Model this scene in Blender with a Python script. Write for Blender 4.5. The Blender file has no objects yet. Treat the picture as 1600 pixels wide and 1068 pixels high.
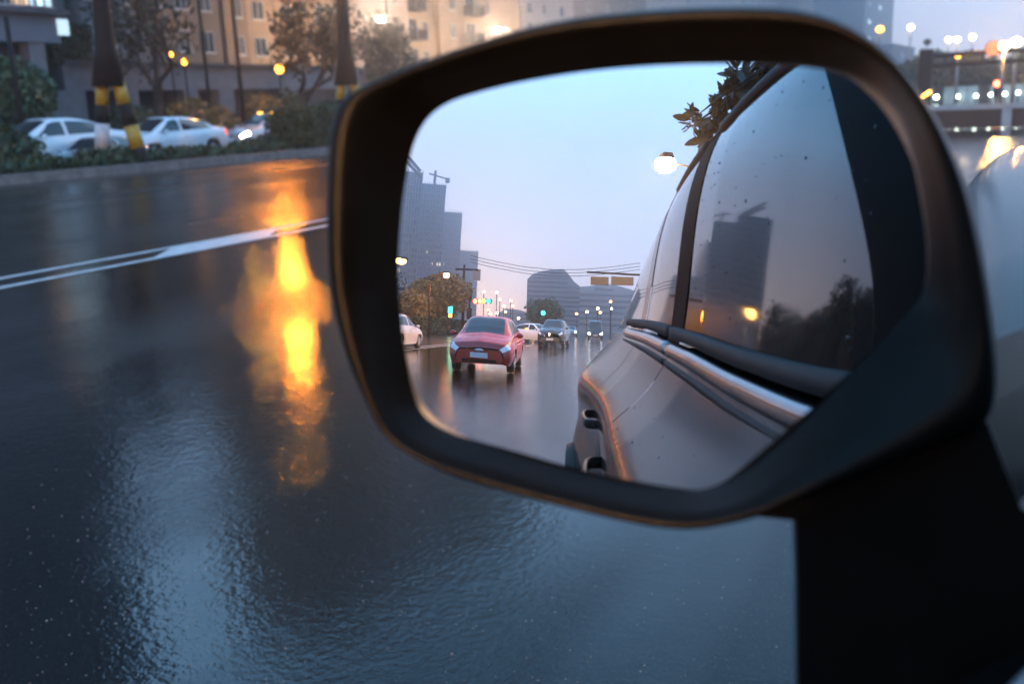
import bpy, math, random
import numpy as np
from mathutils import Vector, Matrix
random.seed(7); rng = np.random.default_rng(7)
S = bpy.context.scene
COL = S.collection
# ------------------------------------------------------------------ camera
F = 1555.0; CX, CY = 800.0, 534.0
PITCH, ROLL, YAW, H = math.radians(13.3), math.radians(2.4), math.radians(29.5), 1.35
EYE = np.array([0, 0, H])
FWD = np.array([-math.sin(YAW) * math.cos(PITCH), math.cos(YAW) * math.cos(PITCH), -math.sin(PITCH)])
_r = np.array([math.cos(YAW), math.sin(YAW), 0.0]); _u = np.cross(_r, FWD)
RGT = _r * math.cos(ROLL) - _u * math.sin(ROLL); UPV = _u * math.cos(ROLL) + _r * math.sin(ROLL)
cam = bpy.data.cameras.new("camera"); cam_o = bpy.data.objects.new("camera", cam); COL.objects.link(cam_o)
cam.sensor_width = 36.0; cam.lens = F * 36.0 / 1600.0
cam.clip_start = 0.02; cam.clip_end = 6000
M = Matrix((RGT, UPV, -FWD)).transposed().to_4x4(); M.translation = Vector(EYE); cam_o.matrix_world = M
cam.dof.use_dof = True; cam.dof.focus_distance = 1.12; cam.dof.aperture_fstop = 7.2; cam.dof.aperture_blades = 0
S.camera = cam_o
# ------------------------------------------------------------------ sky, sun, exposure
W = bpy.data.worlds.new("World"); S.world = W; W.use_nodes = True
wn, wl = W.node_tree.nodes, W.node_tree.links
wn.clear()
out = wn.new("ShaderNodeOutputWorld")
sky = wn.new("ShaderNodeTexSky"); sky.sky_type = 'NISHITA'; sky.sun_disc = False
sky.sun_elevation = math.radians(3.0); sky.sun_rotation = math.radians(200)
bg1 = wn.new("ShaderNodeBackground"); bg1.inputs[1].default_value = 0.05
wl.new(sky.outputs[0], bg1.inputs[0])
tc = wn.new("ShaderNodeTexCoord"); sep = wn.new("ShaderNodeSeparateXYZ"); wl.new(tc.outputs['Generated'], sep.inputs[0])
ramp = wn.new("ShaderNodeValToRGB"); wl.new(sep.outputs[2], ramp.inputs[0])
e = ramp.color_ramp.elements
e[0].position = 0.0; e[0].color = (.50, .54, .68, 1)
e[1].position = 1.0; e[1].color = (.15, .49, .90, 1)
for p, c in ((.10, (.47, .54, .72, 1)), (.30, (.39, .58, .86, 1)), (.42, (.42, .84, 1.32, 1)), (.58, (.28, .70, 1.18, 1)), (.8, (.18, .54, 1.0, 1))):
    k = e.new(p); k.color = c
nz = wn.new("ShaderNodeTexNoise"); nz.inputs['Scale'].default_value = 2.2; nz.inputs['Detail'].default_value = 4
wl.new(tc.outputs['Generated'], nz.inputs[0])
mr = wn.new("ShaderNodeMapRange"); mr.inputs[3].default_value = .80; mr.inputs[4].default_value = 1.18
wl.new(nz.outputs[0], mr.inputs[0])
mul = wn.new("ShaderNodeVectorMath"); mul.operation = 'MULTIPLY'
wl.new(ramp.outputs[0], mul.inputs[0]); wl.new(mr.outputs[0], mul.inputs[1])
bg2 = wn.new("ShaderNodeBackground"); bg2.inputs[1].default_value = 1.5
wl.new(mul.outputs[0], bg2.inputs[0])
add = wn.new("ShaderNodeAddShader"); wl.new(bg1.outputs[0], add.inputs[0]); wl.new(bg2.outputs[0], add.inputs[1])
wl.new(add.outputs[0], out.inputs[0])
sl = bpy.data.lights.new("sun", 'SUN'); sl.energy = 0.25; sl.angle = math.radians(25); sl.color = (1, .93, .86)
so = bpy.data.objects.new("sun", sl); COL.objects.link(so)
so.rotation_euler = (math.radians(60), 0, math.radians(160))
S.view_settings.view_transform = 'Standard'; S.view_settings.look = 'None'
S.view_settings.exposure = 0.0; S.view_settings.gamma = 1.0; S.view_settings.use_curve_mapping = False
S.render.engine = 'CYCLES'
cy = S.cycles
cy.max_bounces = 7; cy.diffuse_bounces = 2; cy.glossy_bounces = 5; cy.transmission_bounces = 3; cy.volume_bounces = 2
cy.transparent_max_bounces = 6
cy.use_denoising = True; cy.caustics_reflective = False; cy.caustics_refractive = False
cy.sample_clamp_indirect = 5.0
try: cy.denoiser = 'OPENIMAGEDENOISE'; cy.denoising_input_passes = 'RGB_ALBEDO_NORMAL'
except Exception: pass

# ------------------------------------------------------------------ surveying helpers (photo -> places)
def ray(px, py):
    d = FWD + RGT * (px - CX) / F - UPV * (py - CY) / F
    return d / np.linalg.norm(d)
def at_x(px, py, X):
    d = ray(px, py); return EYE + d * (X / d[0])
def at_y(px, py, Y):
    d = ray(px, py); return EYE + d * (Y / d[1])
def at_z(px, py, Z=0.0):
    d = ray(px, py); return EYE + d * ((Z - H) / d[2])
def at_d(px, py, D):
    return EYE + ray(px, py) * D
RM = 1.2; VP = (925, 513)
_v = ray(*VP); _n = np.array([0, -1.0, 0]) - _v; MN = _n / np.linalg.norm(_n)
SC = EYE + _v * 0.41 - MN * RM
def mhit(px, py):
    d = ray(px, py); oc = EYE - SC; b = oc @ d
    t = -b - math.sqrt(b * b - (oc @ oc - RM * RM)); P = EYE + t * d; n = (P - SC) / RM
    return P, n, d - 2 * (d @ n) * n
def m_y(px, py, Y):
    P, n, r = mhit(px, py); return P + r * ((Y - P[1]) / r[1])
def m_d(px, py, D):
    P, n, r = mhit(px, py); return P + r * D
# ------------------------------------------------------------------ materials
def mat(name, col=(.5, .5, .5), rough=.5, metal=0.0, spec=None, emit=None, es=0, noise=None, bump=None, coat=0, ior=None, trans=0):
    m = bpy.data.materials.new(name); m.use_nodes = True
    nt = m.node_tree; b = nt.nodes["Principled BSDF"]
    b.inputs['Base Color'].default_value = (*col, 1); b.inputs['Roughness'].default_value = rough
    b.inputs['Metallic'].default_value = metal
    if ior: b.inputs['IOR'].default_value = ior
    if coat: b.inputs['Coat Weight'].default_value = coat; b.inputs['Coat Roughness'].default_value = .04
    if trans: b.inputs['Transmission Weight'].default_value = trans
    if emit: b.inputs['Emission Color'].default_value = (*emit, 1); b.inputs['Emission Strength'].default_value = es
    if noise or bump:
        g = nt.nodes.new("ShaderNodeNewGeometry")
    if noise:                                   # (scale, lo, hi)
        t = nt.nodes.new("ShaderNodeTexNoise"); t.inputs['Scale'].default_value = noise[0]; t.inputs['Detail'].default_value = 5
        nt.links.new(g.outputs['Position'], t.inputs['Vector'])
        r = nt.nodes.new("ShaderNodeMapRange"); r.inputs[1].default_value = .3; r.inputs[2].default_value = .7
        r.inputs[3].default_value = noise[1]; r.inputs[4].default_value = noise[2]
        nt.links.new(t.outputs[0], r.inputs[0])
        v = nt.nodes.new("ShaderNodeVectorMath"); v.operation = 'SCALE'; v.inputs[0].default_value = col
        nt.links.new(r.outputs[0], v.inputs['Scale']); nt.links.new(v.outputs[0], b.inputs['Base Color'])
    if bump:                                    # (scale, strength, distance)
        t = nt.nodes.new("ShaderNodeTexNoise"); t.inputs['Scale'].default_value = bump[0]; t.inputs['Detail'].default_value = 3
        nt.links.new(g.outputs['Position'], t.inputs['Vector'])
        bp = nt.nodes.new("ShaderNodeBump"); bp.inputs['Strength'].default_value = bump[1]; bp.inputs['Distance'].default_value = bump[2]
        nt.links.new(t.outputs[0], bp.inputs['Height']); nt.links.new(bp.outputs[0], b.inputs['Normal'])
    return m
def road_material(name="wet_asphalt", r0=.07, r1=.012, g0=.0012, rip=.0011, sw=.0045, md=.0012):
    m = bpy.data.materials.new(name); m.use_nodes = True
    nt = m.node_tree; N = nt.nodes; L = nt.links; b = N["Principled BSDF"]
    g = N.new("ShaderNodeNewGeometry")
    def noise(scale, detail=3, vec=None, rough=.5):
        t = N.new("ShaderNodeTexNoise"); t.inputs['Scale'].default_value = scale; t.inputs['Detail'].default_value = detail
        t.inputs['Roughness'].default_value = rough
        L.new(vec or g.outputs['Position'], t.inputs['Vector']); return t.outputs[0]
    def rng_(x, a, c, lo, hi):
        r = N.new("ShaderNodeMapRange"); r.inputs[1].default_value = a; r.inputs[2].default_value = c
        r.inputs[3].default_value = lo; r.inputs[4].default_value = hi; L.new(x, r.inputs[0]); return r.outputs[0]
    mp = N.new("ShaderNodeMapping"); mp.inputs['Scale'].default_value = (1.0, .22, 1); L.new(g.outputs['Position'], mp.inputs[0])
    sx = N.new("ShaderNodeSeparateXYZ"); L.new(g.outputs['Position'], sx.inputs[0])
    fall = rng_(sx.outputs[0], -1.1, -2.3, -.13, .08)
    ad = N.new("ShaderNodeMath"); ad.operation = 'ADD'; L.new(noise(.55, 4, mp.outputs[0]), ad.inputs[0]); L.new(fall, ad.inputs[1])
    wet = rng_(ad.outputs[0], .40, .62, 0, 1)             # 1 = standing water film, long along the lane
    col = N.new("ShaderNodeMix"); col.data_type = 'RGBA'
    L.new(rng_(noise(120, 2), .52, .70, 0, 1), col.inputs[0])
    col.inputs[6].default_value = (.003, .0032, .0036, 1); col.inputs[7].default_value = (.028, .028, .028, 1)
    L.new(col.outputs[2], b.inputs['Base Color'])
    L.new(rng_(wet, 0, 1, r0, r1), b.inputs['Roughness'])
    L.new(rng_(wet, 0, 1, 1.34, 1.80), b.inputs['IOR'])
    ripple = noise(19, 4); grain = noise(170, 2); swell = noise(1.6, 3); mid = noise(42, 3)
    s1 = N.new("ShaderNodeMath"); s1.operation = 'MULTIPLY'; L.new(grain, s1.inputs[0]); L.new(rng_(wet, 0, 1, g0, .00020), s1.inputs[1])
    s2 = N.new("ShaderNodeMath"); s2.operation = 'MULTIPLY_ADD'; L.new(ripple, s2.inputs[0]); s2.inputs[1].default_value = rip; L.new(s1.outputs[0], s2.inputs[2])
    s3 = N.new("ShaderNodeMath"); s3.operation = 'MULTIPLY_ADD'; L.new(swell, s3.inputs[0]); s3.inputs[1].default_value = sw; L.new(s2.outputs[0], s3.inputs[2])
    s4 = N.new("ShaderNodeMath"); s4.operation = 'MULTIPLY_ADD'; L.new(mid, s4.inputs[0]); s4.inputs[1].default_value = md; L.new(s3.outputs[0], s4.inputs[2])
    bp = N.new("ShaderNodeBump"); bp.inputs['Strength'].default_value = 1.0; bp.inputs['Distance'].default_value = 1.0
    L.new(s4.outputs[0], bp.inputs['Height']); L.new(bp.outputs[0], b.inputs['Normal'])
    return m
def mirror_material():
    m = bpy.data.materials.new("mirror_silver"); m.use_nodes = True
    b = m.node_tree.nodes["Principled BSDF"]
    b.inputs['Base Color'].default_value = (.86, .88, .92, 1); b.inputs['Metallic'].default_value = 1; b.inputs['Roughness'].default_value = 0.0
    return m
MT = dict(
    road=road_material(), coarse=road_material('coarse_asphalt', .30, .17, .0012, .003, .008, .0012), mirror=mirror_material(),
    ground=mat("damp_soil", (.035, .033, .028), .8, noise=(1.5, .6, 1.4)),
    kerb=mat("kerb_stone", (.14, .14, .14), .45, noise=(4, .6, 1.3), bump=(20, .4, .01)),
    paving=mat("wet_paving", (.10, .10, .105), .3, noise=(2, .6, 1.3)),
    marking=mat("road_paint", (.62, .64, .66), .35, noise=(9, .75, 1.1), bump=(60, .5, .003)),
    black=mat("black_plastic", (.0050, .0046, .0040), .30, ior=1.2, noise=(40, .75, 1.3), bump=(900, .2, .001)),
    gloss=mat("black_trim", (.003, .003, .003), .7, ior=1.15),
    rubber=mat("rubber", (.012, .012, .012), .7, noise=(30, .8, 1.2)),
    silver=mat("silver_paint", (.030, .030, .031), .17, .3, ior=1.22, noise=(3, .92, 1.06)),
    bead=mat("water_bead", (.03, .032, .035), .02, ior=1.5),
    grit=mat("glint_grit", (.16, .155, .15), .12, noise=(60, .3, 1.6), ior=1.6),  # glossy grains added for sparkle on the lane
    chrome=mat("chrome_strip", (.30, .31, .33), .20, 1.0, noise=(12, .9, 1.05)),
    tint=mat("tinted_window", (.006, .007, .009), .045, ior=1.8, noise=(4, .7, 1.3)),
    glass=mat("car_glass", (.012, .018, .022), .03, ior=1.7),
    white_paint=mat("white_paint", (.72, .74, .78), .25, coat=.8, noise=(2, .95, 1.02)),
    grey_paint=mat("grey_paint", (.42, .44, .48), .25, .4, coat=.8, noise=(2, .95, 1.02)),
    pink_paint=mat("beige_paint", (.52, .46, .46), .25, .3, coat=.8, noise=(2, .95, 1.02)),
    red_paint=mat("red_paint", (.26, .006, .006), .26, .0, coat=.5, noise=(2, .92, 1.04)),
    dark_paint=mat("dark_paint", (.05, .055, .065), .25, .4, coat=.8, noise=(2, .9, 1.04)),
    rim=mat("alloy", (.45, .46, .48), .3, .9, noise=(15, .85, 1.05)),
    plate=mat("number_plate", (.55, .56, .62), .5, noise=(25, .8, 1.05)),
    lens=mat("lamp_lens", (.75, .76, .8), .12, noise=(30, .7, 1.05)),
    lit=mat("headlight_lit", (.9, .9, .9), .2, emit=(1, .84, .62), es=45),
    lit_white=mat("headlight_white", (.9, .9, .9), .2, emit=(.95, .97, 1.0), es=150),
    tail=mat("tail_lamp", (.55, .03, .01), .2, emit=(1, .10, .02), es=1.6),
    amber=mat("indicator_lit", (.8, .4, .05), .2, emit=(1, .48, .06), es=7),
    sodium=mat("sodium_lamp", (.9, .7, .4), .3, emit=(1, .44, .08), es=800),
    sodium_strong=mat("sodium_lamp_strong", (.9, .7, .4), .3, emit=(1, .28, .022), es=1500),
    facade_fill_lamp=mat("facade_fill_glow", (.9, .7, .4), .3, emit=(1, .68, .42), es=5500),  # glow of the added lamps that warm the block fronts
    lantern=mat("lantern_glass", (.8, .4, .1), .3, emit=(1, .40, .04), es=9),
    halo=mat("sodium_lamp_bright", (.9, .7, .4), .3, emit=(1, .52, .20), es=6000),
    sodium_far=mat("sodium_lamp_far", (.9, .7, .4), .3, emit=(1, .46, .10), es=22),
    warm=mat("warm_white_lamp", (.9, .85, .7), .3, emit=(1, .70, .38), es=40),
    green_white=mat("cool_lamp", (.9, .95, .9), .3, emit=(.80, 1, .80), es=20),
    red_light=mat("red_signal", (.7, .05, .03), .3, emit=(1, .12, .05), es=16),
    green_light=mat("green_signal", (.05, .7, .5), .3, emit=(.05, 1, .72), es=5),
    pole=mat("dark_pole", (.011, .0105, .010), .6, noise=(6, .7, 1.3), ior=1.25),
    steel=mat("galvanised_steel", (.22, .23, .24), .45, .6, noise=(6, .8, 1.15)),
    yellow=mat("yellow_band", (.42, .27, .02), .45, noise=(12, .6, 1.15)),
    white_band=mat("white_band", (.55, .56, .6), .45, noise=(12, .7, 1.1)),
    bark=mat("bark", (.030, .024, .019), .85, noise=(14, .6, 1.5), bump=(40, .8, .02)),
    leaf=mat("dark_leaf", (.020, .026, .010), .65, noise=(3, .5, 1.6)),
    leaf_green=mat("green_leaf", (.050, .085, .032), .5, noise=(2, .5, 1.5)),
    leaf_yellow=mat("yellow_leaf", (.15, .12, .030), .55, noise=(2, .5, 1.4)),  # also carries the yellow lamplight on the bushy tree in the mirror
    leaf_hedge=mat("hedge_leaf", (.028, .046, .012), .6, noise=(2.5, .5, 1.6)),
    leaf_near=mat("glossy_leaf", (.020, .024, .012), .4, noise=(25, .7, 1.4)),
    w_tan=mat("tan_render", (.27, .18, .115), .8, noise=(.5, .85, 1.1), bump=(8, .2, .01)),
    w_pale=mat("pale_render", (.36, .28, .24), .8, noise=(.4, .88, 1.1), bump=(8, .2, .01)),
    w_sand=mat("sand_render", (.30, .22, .15), .8, noise=(.5, .85, 1.1), bump=(8, .2, .01)),
    w_brown=mat("brown_render", (.15, .10, .07), .8, noise=(.5, .85, 1.15), bump=(8, .2, .01)),
    w_grey=mat("grey_render", (.115, .11, .115), .8, noise=(.4, .8, 1.15)),
    w_blue=mat("bluish_cladding", (.13, .16, .20), .6, noise=(.8, .85, 1.1)),
    w_dark=mat("dark_cladding", (.055, .058, .066), .6, noise=(.8, .8, 1.2)),
    w_teal=mat("teal_cladding", (.07, .13, .16), .45, noise=(.3, .85, 1.1)),
    stone=mat("grey_stone", (.17, .17, .185), .6, noise=(2, .8, 1.15)),
    frame=mat("window_frame", (.35, .34, .33), .5, noise=(3, .9, 1.1)),
    pane=mat("dark_pane", (.020, .034, .042), .08, noise=(.4, .5, 1.6)),
    pane_lit=mat("lit_pane", (.5, .4, .25), .3, emit=(1, .80, .48), es=1.3),
    pane_cool=mat("lit_pane_cool", (.5, .55, .6), .3, emit=(.65, .9, 1.0), es=.9),
    pane_orange=mat("lit_pane_orange", (.5, .35, .2), .3, emit=(1, .56, .26), es=.9),
    netting=mat("green_netting", (.045, .11, .125), .85, noise=(.15, .7, 1.25), bump=(1.2, .6, .15)),
    netting_low=mat("grey_netting", (.13, .125, .125), .85, noise=(.15, .8, 1.2), bump=(1.2, .6, .15)),
    concrete=mat("concrete", (.24, .235, .23), .7, noise=(.3, .85, 1.1)),
    office=mat("office_stone", (.10, .125, .15), .6, noise=(.2, .9, 1.1)),
    signm=mat("sign_face", (.40, .33, .27), .5, noise=(4, .9, 1.1)),
    red_band=mat("sign_red", (.45, .03, .03), .5),
    signb=mat("sign_back", (.012, .013, .015), .5, noise=(3, .8, 1.2)),
    panel=mat("painted_panel", (.30, .36, .40), .5, noise=(1, .8, 1.15)),
    tent=mat("white_canvas", (.6, .58, .56), .7, noise=(2, .9, 1.05)),
)
# ------------------------------------------------------------------ mesh helpers
def rot_z(a):
    c, s = math.cos(a), math.sin(a); return np.array([[c, -s, 0], [s, c, 0], [0, 0, 1.0]])
class MB:
    def __init__(s): s.v = []; s.f = []
    def quad(s, *p):
        i = len(s.v); s.v += [tuple(map(float, q)) for q in p]; s.f.append(tuple(range(i, i + len(p)))); return s
    def box(s, c, d, rz=0.0, taper=1.0):
        c = np.array(c, float); hx, hy, hz = [x / 2 for x in d]; R_ = rot_z(rz); i = len(s.v)
        for z, k in ((-hz, 1), (hz, taper)):
            for x, y in ((-hx, -hy), (hx, -hy), (hx, hy), (-hx, hy)):
                s.v.append(tuple(c + R_ @ np.array([x * k, y * k, z])))
        s.f += [tuple(i + j for j in q) for q in ((3, 2, 1, 0), (4, 5, 6, 7), (0, 1, 5, 4), (1, 2, 6, 5), (2, 3, 7, 6), (3, 0, 4, 7))]
        return s
    def span(s, x0, x1, y0, y1, z0, z1):
        return s.box(((x0 + x1) / 2, (y0 + y1) / 2, (z0 + z1) / 2), (abs(x1 - x0), abs(y1 - y0), abs(z1 - z0)))
    def tube(s, pts, rad, n=8, caps=True):
        pts = [np.array(p, float) for p in pts]
        if not hasattr(rad, '__len__'): rad = [rad] * len(pts)
        base = len(s.v)
        for k, p in enumerate(pts):
            t = pts[min(k + 1, len(pts) - 1)] - pts[max(k - 1, 0)]; t = t / (np.linalg.norm(t) + 1e-9)
            a = np.cross(t, [0, 0, 1.0] if abs(t[2]) < .9 else [1.0, 0, 0]); a /= np.linalg.norm(a); b = np.cross(t, a)
            for j in range(n):
                w = 2 * math.pi * j / n; s.v.append(tuple(p + rad[k] * (math.cos(w) * a + math.sin(w) * b)))
        for k in range(len(pts) - 1):
            for j in range(n):
                q = base + k * n; s.f.append((q + j, q + (j + 1) % n, q + n + (j + 1) % n, q + n + j))
        if caps:
            s.f.append(tuple(base + j for j in range(n))[::-1]); q = base + (len(pts) - 1) * n; s.f.append(tuple(q + j for j in range(n)))
        return s
    def sphere(s, c, r, n=10, m=7):
        r = np.array([r] * 3 if not hasattr(r, '__len__') else r, float); i = len(s.v)
        for k in range(m + 1):
            a = math.pi * k / m
            for j in range(n):
                w = 2 * math.pi * j / n
                s.v.append(tuple(np.array(c) + r * np.array([math.sin(a) * math.cos(w), math.sin(a) * math.sin(w), math.cos(a)])))
        for k in range(m):
            for j in range(n): s.f.append((i + k * n + j, i + (k + 1) * n + j, i + (k + 1) * n + (j + 1) % n, i + k * n + (j + 1) % n))
        return s
    def loops(s, LL, closed=True, cap=None):
        n = len(LL[0]); i = len(s.v)
        for l in LL: s.v += [tuple(map(float, p)) for p in l]
        for k in range(len(LL) - 1):
            for j in range(n if closed else n - 1):
                s.f.append((i + k * n + j, i + k * n + (j + 1) % n, i + (k + 1) * n + (j + 1) % n, i + (k + 1) * n + j))
        if cap in ('end', 'both'): s.f.append(tuple(i + (len(LL) - 1) * n + j for j in range(n)))
        if cap in ('start', 'both'): s.f.append(tuple(i + j for j in range(n))[::-1])
        return s
    def mesh(s, name, m, smooth=False):
        me = bpy.data.meshes.new(name); me.from_pydata(s.v, [], s.f); me.materials.append(m if not isinstance(m, str) else MT[m])
        if smooth: me.polygons.foreach_set('use_smooth', [True] * len(me.polygons))
        me.update(); return me
    def build(s, name, m, parent=None, smooth=False, mods=None):
        return put(name, s.mesh(name, m, smooth), parent)
def put(name, me, parent=None, loc=None, rz=0, scale=None):
    o = bpy.data.objects.new(name, me); COL.objects.link(o)
    if parent is not None: o.parent = parent
    if loc is not None: o.location = tuple(map(float, loc))
    if rz: o.rotation_euler = (0, 0, rz)
    if scale: o.scale = scale
    return o
def tag(o, label, cat, group=None):
    o['label'] = label; o['category'] = cat
    if group: o['group'] = group
    return o
def thing(name, label, cat, loc=(0, 0, 0), rz=0.0, group=None):
    o = bpy.data.objects.new(name, None); COL.objects.link(o); o.empty_display_size = .2
    o.location = tuple(map(float, loc)); o.rotation_euler = (0, 0, rz)
    return tag(o, label, cat, group)
def struct(o): o['kind'] = 'structure'; return o
def kids(o): return [c for c in bpy.data.objects if c.parent is o]
def dup(root, label, loc, rz=0.0, swap=None, scale=None):
    def cp(o, parent):
        c = o.copy(); COL.objects.link(c)
        if parent is not None: c.parent = parent
        if swap and c.data is not None and c.data.materials and c.data.materials[0].name in swap:
            c.data = c.data.copy(); c.data.materials[0] = swap[c.data.materials[0].name] if False else MT[swap[o.data.materials[0].name]]
        for k in TREE.get(o.name, []): TREE.setdefault(c.name, []).append(cp(k, c))
        return c
    build_tree()
    r = cp(root, None); r['label'] = label; r.location = tuple(map(float, loc)); r.rotation_euler = (0, 0, rz)
    if scale: r.scale = scale
    return r
TREE = {}
def build_tree():
    TREE.clear()
    for o in bpy.data.objects:
        if o.parent is not None: TREE.setdefault(o.parent.name, []).append(o)
def catmull(P, t):
    """Point(s) on the Catmull-Rom curve through rows of P at parameter t (0..len-1)."""
    P = np.asarray(P, float); n = len(P); t = min(max(t, 0), n - 1 - 1e-9); i = int(t); u = t - i
    a, b, c, d = P[max(i - 1, 0)], P[i], P[i + 1], P[min(i + 2, n - 1)]
    return .5 * ((2 * b) + (c - a) * u + (2 * a - 5 * b + 4 * c - d) * u * u + (3 * b - a - 3 * c + d) * u ** 3)
def smooth_loop(P, n):
    """Closed Catmull-Rom loop resampled to n points."""
    P = np.asarray(P, float); m = len(P); outp = []
    for k in range(n):
        t = k * m / n; i = int(t); u = t - i
        a, b, c, d = P[(i - 1) % m], P[i % m], P[(i + 1) % m], P[(i + 2) % m]
        outp.append(.5 * ((2 * b) + (c - a) * u + (2 * a - 5 * b + 4 * c - d) * u * u + (3 * b - a - 3 * c + d) * u ** 3))
    return np.array(outp)

# ================================================================== SETTING
struct(MB().quad((-500, -710, -.03), (500, -710, -.03), (500, 620, -.03), (-500, 620, -.03)).build("ground", 'ground'))
KX = -22.4                                                     # face of the median kerb
struct(MB().quad((-8.3, -700, 0), (7.5, -700, 0), (7.5, 420, 0), (-8.3, 420, 0)).build("road", 'road'))
struct(MB().quad((KX, -700, 0), (-8.3, -700, 0), (-8.3, 420, 0), (KX, 420, 0)).build("far_lanes", 'coarse'))
struct(MB().quad((-36.5, -700, 0), (KX - 3.4, -700, 0), (KX - 3.4, 420, 0), (-36.5, 420, 0)).build("opposite_road", 'road'))
struct(MB().span(KX - .25, KX, -700, 40, 0, .24).build("median_kerb", 'kerb'))
struct(MB().span(KX - 3.15, KX - .25, -700, 40, -.02, .20).build("median", 'ground'))
struct(MB().span(KX - 3.4, KX - 3.15, -700, 40, 0, .22).build("far_median_kerb", 'kerb'))
struct(MB().span(-46.0, -36.5, -300, 200, -.02, .14).build("far_pavement", 'paving'))
struct(MB().span(7.5, 13, -300, 60, -.02, .14).build("near_pavement", 'paving'))
mk = MB()
def strip(mb, x0, x1, y0, y1, z=.004):
    mb.quad((x0, y0, z), (x1, y0, z), (x1, y1, z), (x0, y1, z))
strip(mk, -8.10, -8.0, -120, 60); strip(mk, -8.60, -8.50, -120, 60)
mk.quad((-8.495, 7.6, .004), (-8.105, 7.0, .004), (-8.105, 8.7, .004), (-8.495, 9.3, .004))
struct(mk.build("centre_lines", 'marking'))
ln = MB()
for k in range(-30, 12):
    strip(ln, -4.35, -4.22, k * 9 - 130, k * 9 - 126)
struct(ln.build("lane_dashes", 'marking'))
# ================================================================== OWN CAR
own = thing("silver_suv", "silver estate car in the foreground carrying the big black wing mirror", "car", (0, 0, 0))
OY = [-3.45, -3.30, -3.0, -2.3, -1.3, -.6, -.2, .12, .45, .85, 1.4, 1.9, 2.2, 2.42]
def flare(y):
    return -.19 * math.exp(-((y + 2.1) / .38) ** 2) + .0 * math.exp(-((y - 1.35) / .5) ** 2)
def own_row(y):
    i = OY.index(y); f = flare(y)
    end = [.22, .10, .02, 0, 0, 0, 0, 0, 0, 0, 0, .03, .14, .40][i]
    end += [0,0,0,0,0,0,0,.01,.06,.045,0,0,0,0][i]
    zb = [1.14, 1.21, 1.24, 1.245, 1.225, 1.19, 1.165, 1.16, 1.20, 1.24, 1.26, 1.245, 1.17, .95][i]
    sh = [.97, 1.01, 1.03, 1.03, 1.01, .985, .98, .99, 1.10, 1.18, 1.215, 1.215, 1.12, .88][i]
    zr = [1.18, 1.30, 1.56, 1.74, 1.81, 1.80, 1.74, 1.52, 1.25, 1.275, 1.30, 1.28, 1.20, .98][i]
    toe = -.042 * min(max(.1 - y, 0), 2.4)
    xr = [.40, .35, .30, .25, .185, .175, .18, .21, .30, .30, .30, .32, .40, .55][i]
    zc = zr + [.03, .05, .07, .07, .07, .07, .06, .05, .04, .05, .05, .05, .04, .02][i]
    return [(-.06 + end, .34), (-.12 + f + end, .58), (-.132 + .7 * f + end + (.02 if y > .3 else 0), .84), (-.122 + .4 * f + end + toe * .4, sh), (.065 + end * .8 + toe, zb), (xr + .035 * (1 if y < 0 else 0) + toe * .75, zr), (.95, zc)]
OT = np.array([own_row(y) for y in OY])
def own_pt(y, v):
    t = np.interp(y, OY, range(len(OY)))
    row = catmull(OT, t) if False else catmull(OT.reshape(len(OY), -1), t).reshape(-1, 2)
    p = catmull(row, v)
    return np.array([p[0], y, p[1]])
def own_patch(mb, y0, y1, v0, v1, ny, nv, side=1, off=0.0, e0=None, e1=None):
    LL = []
    for a in np.linspace(0, 1, ny):
        l = []
        for v in np.linspace(v0, v1, nv):
            b0 = e0(v) if e0 else y0; b1 = e1(v) if e1 else y1
            p = own_pt(b0 + (b1 - b0) * a, v)
            if off: p = p + np.array([-off, 0, off * .3])
            if side < 0: p[0] = 1.9 - p[0]
            l.append(p)
        LL.append(l)
    return mb.loops(LL, closed=False)
G = .004
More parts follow.
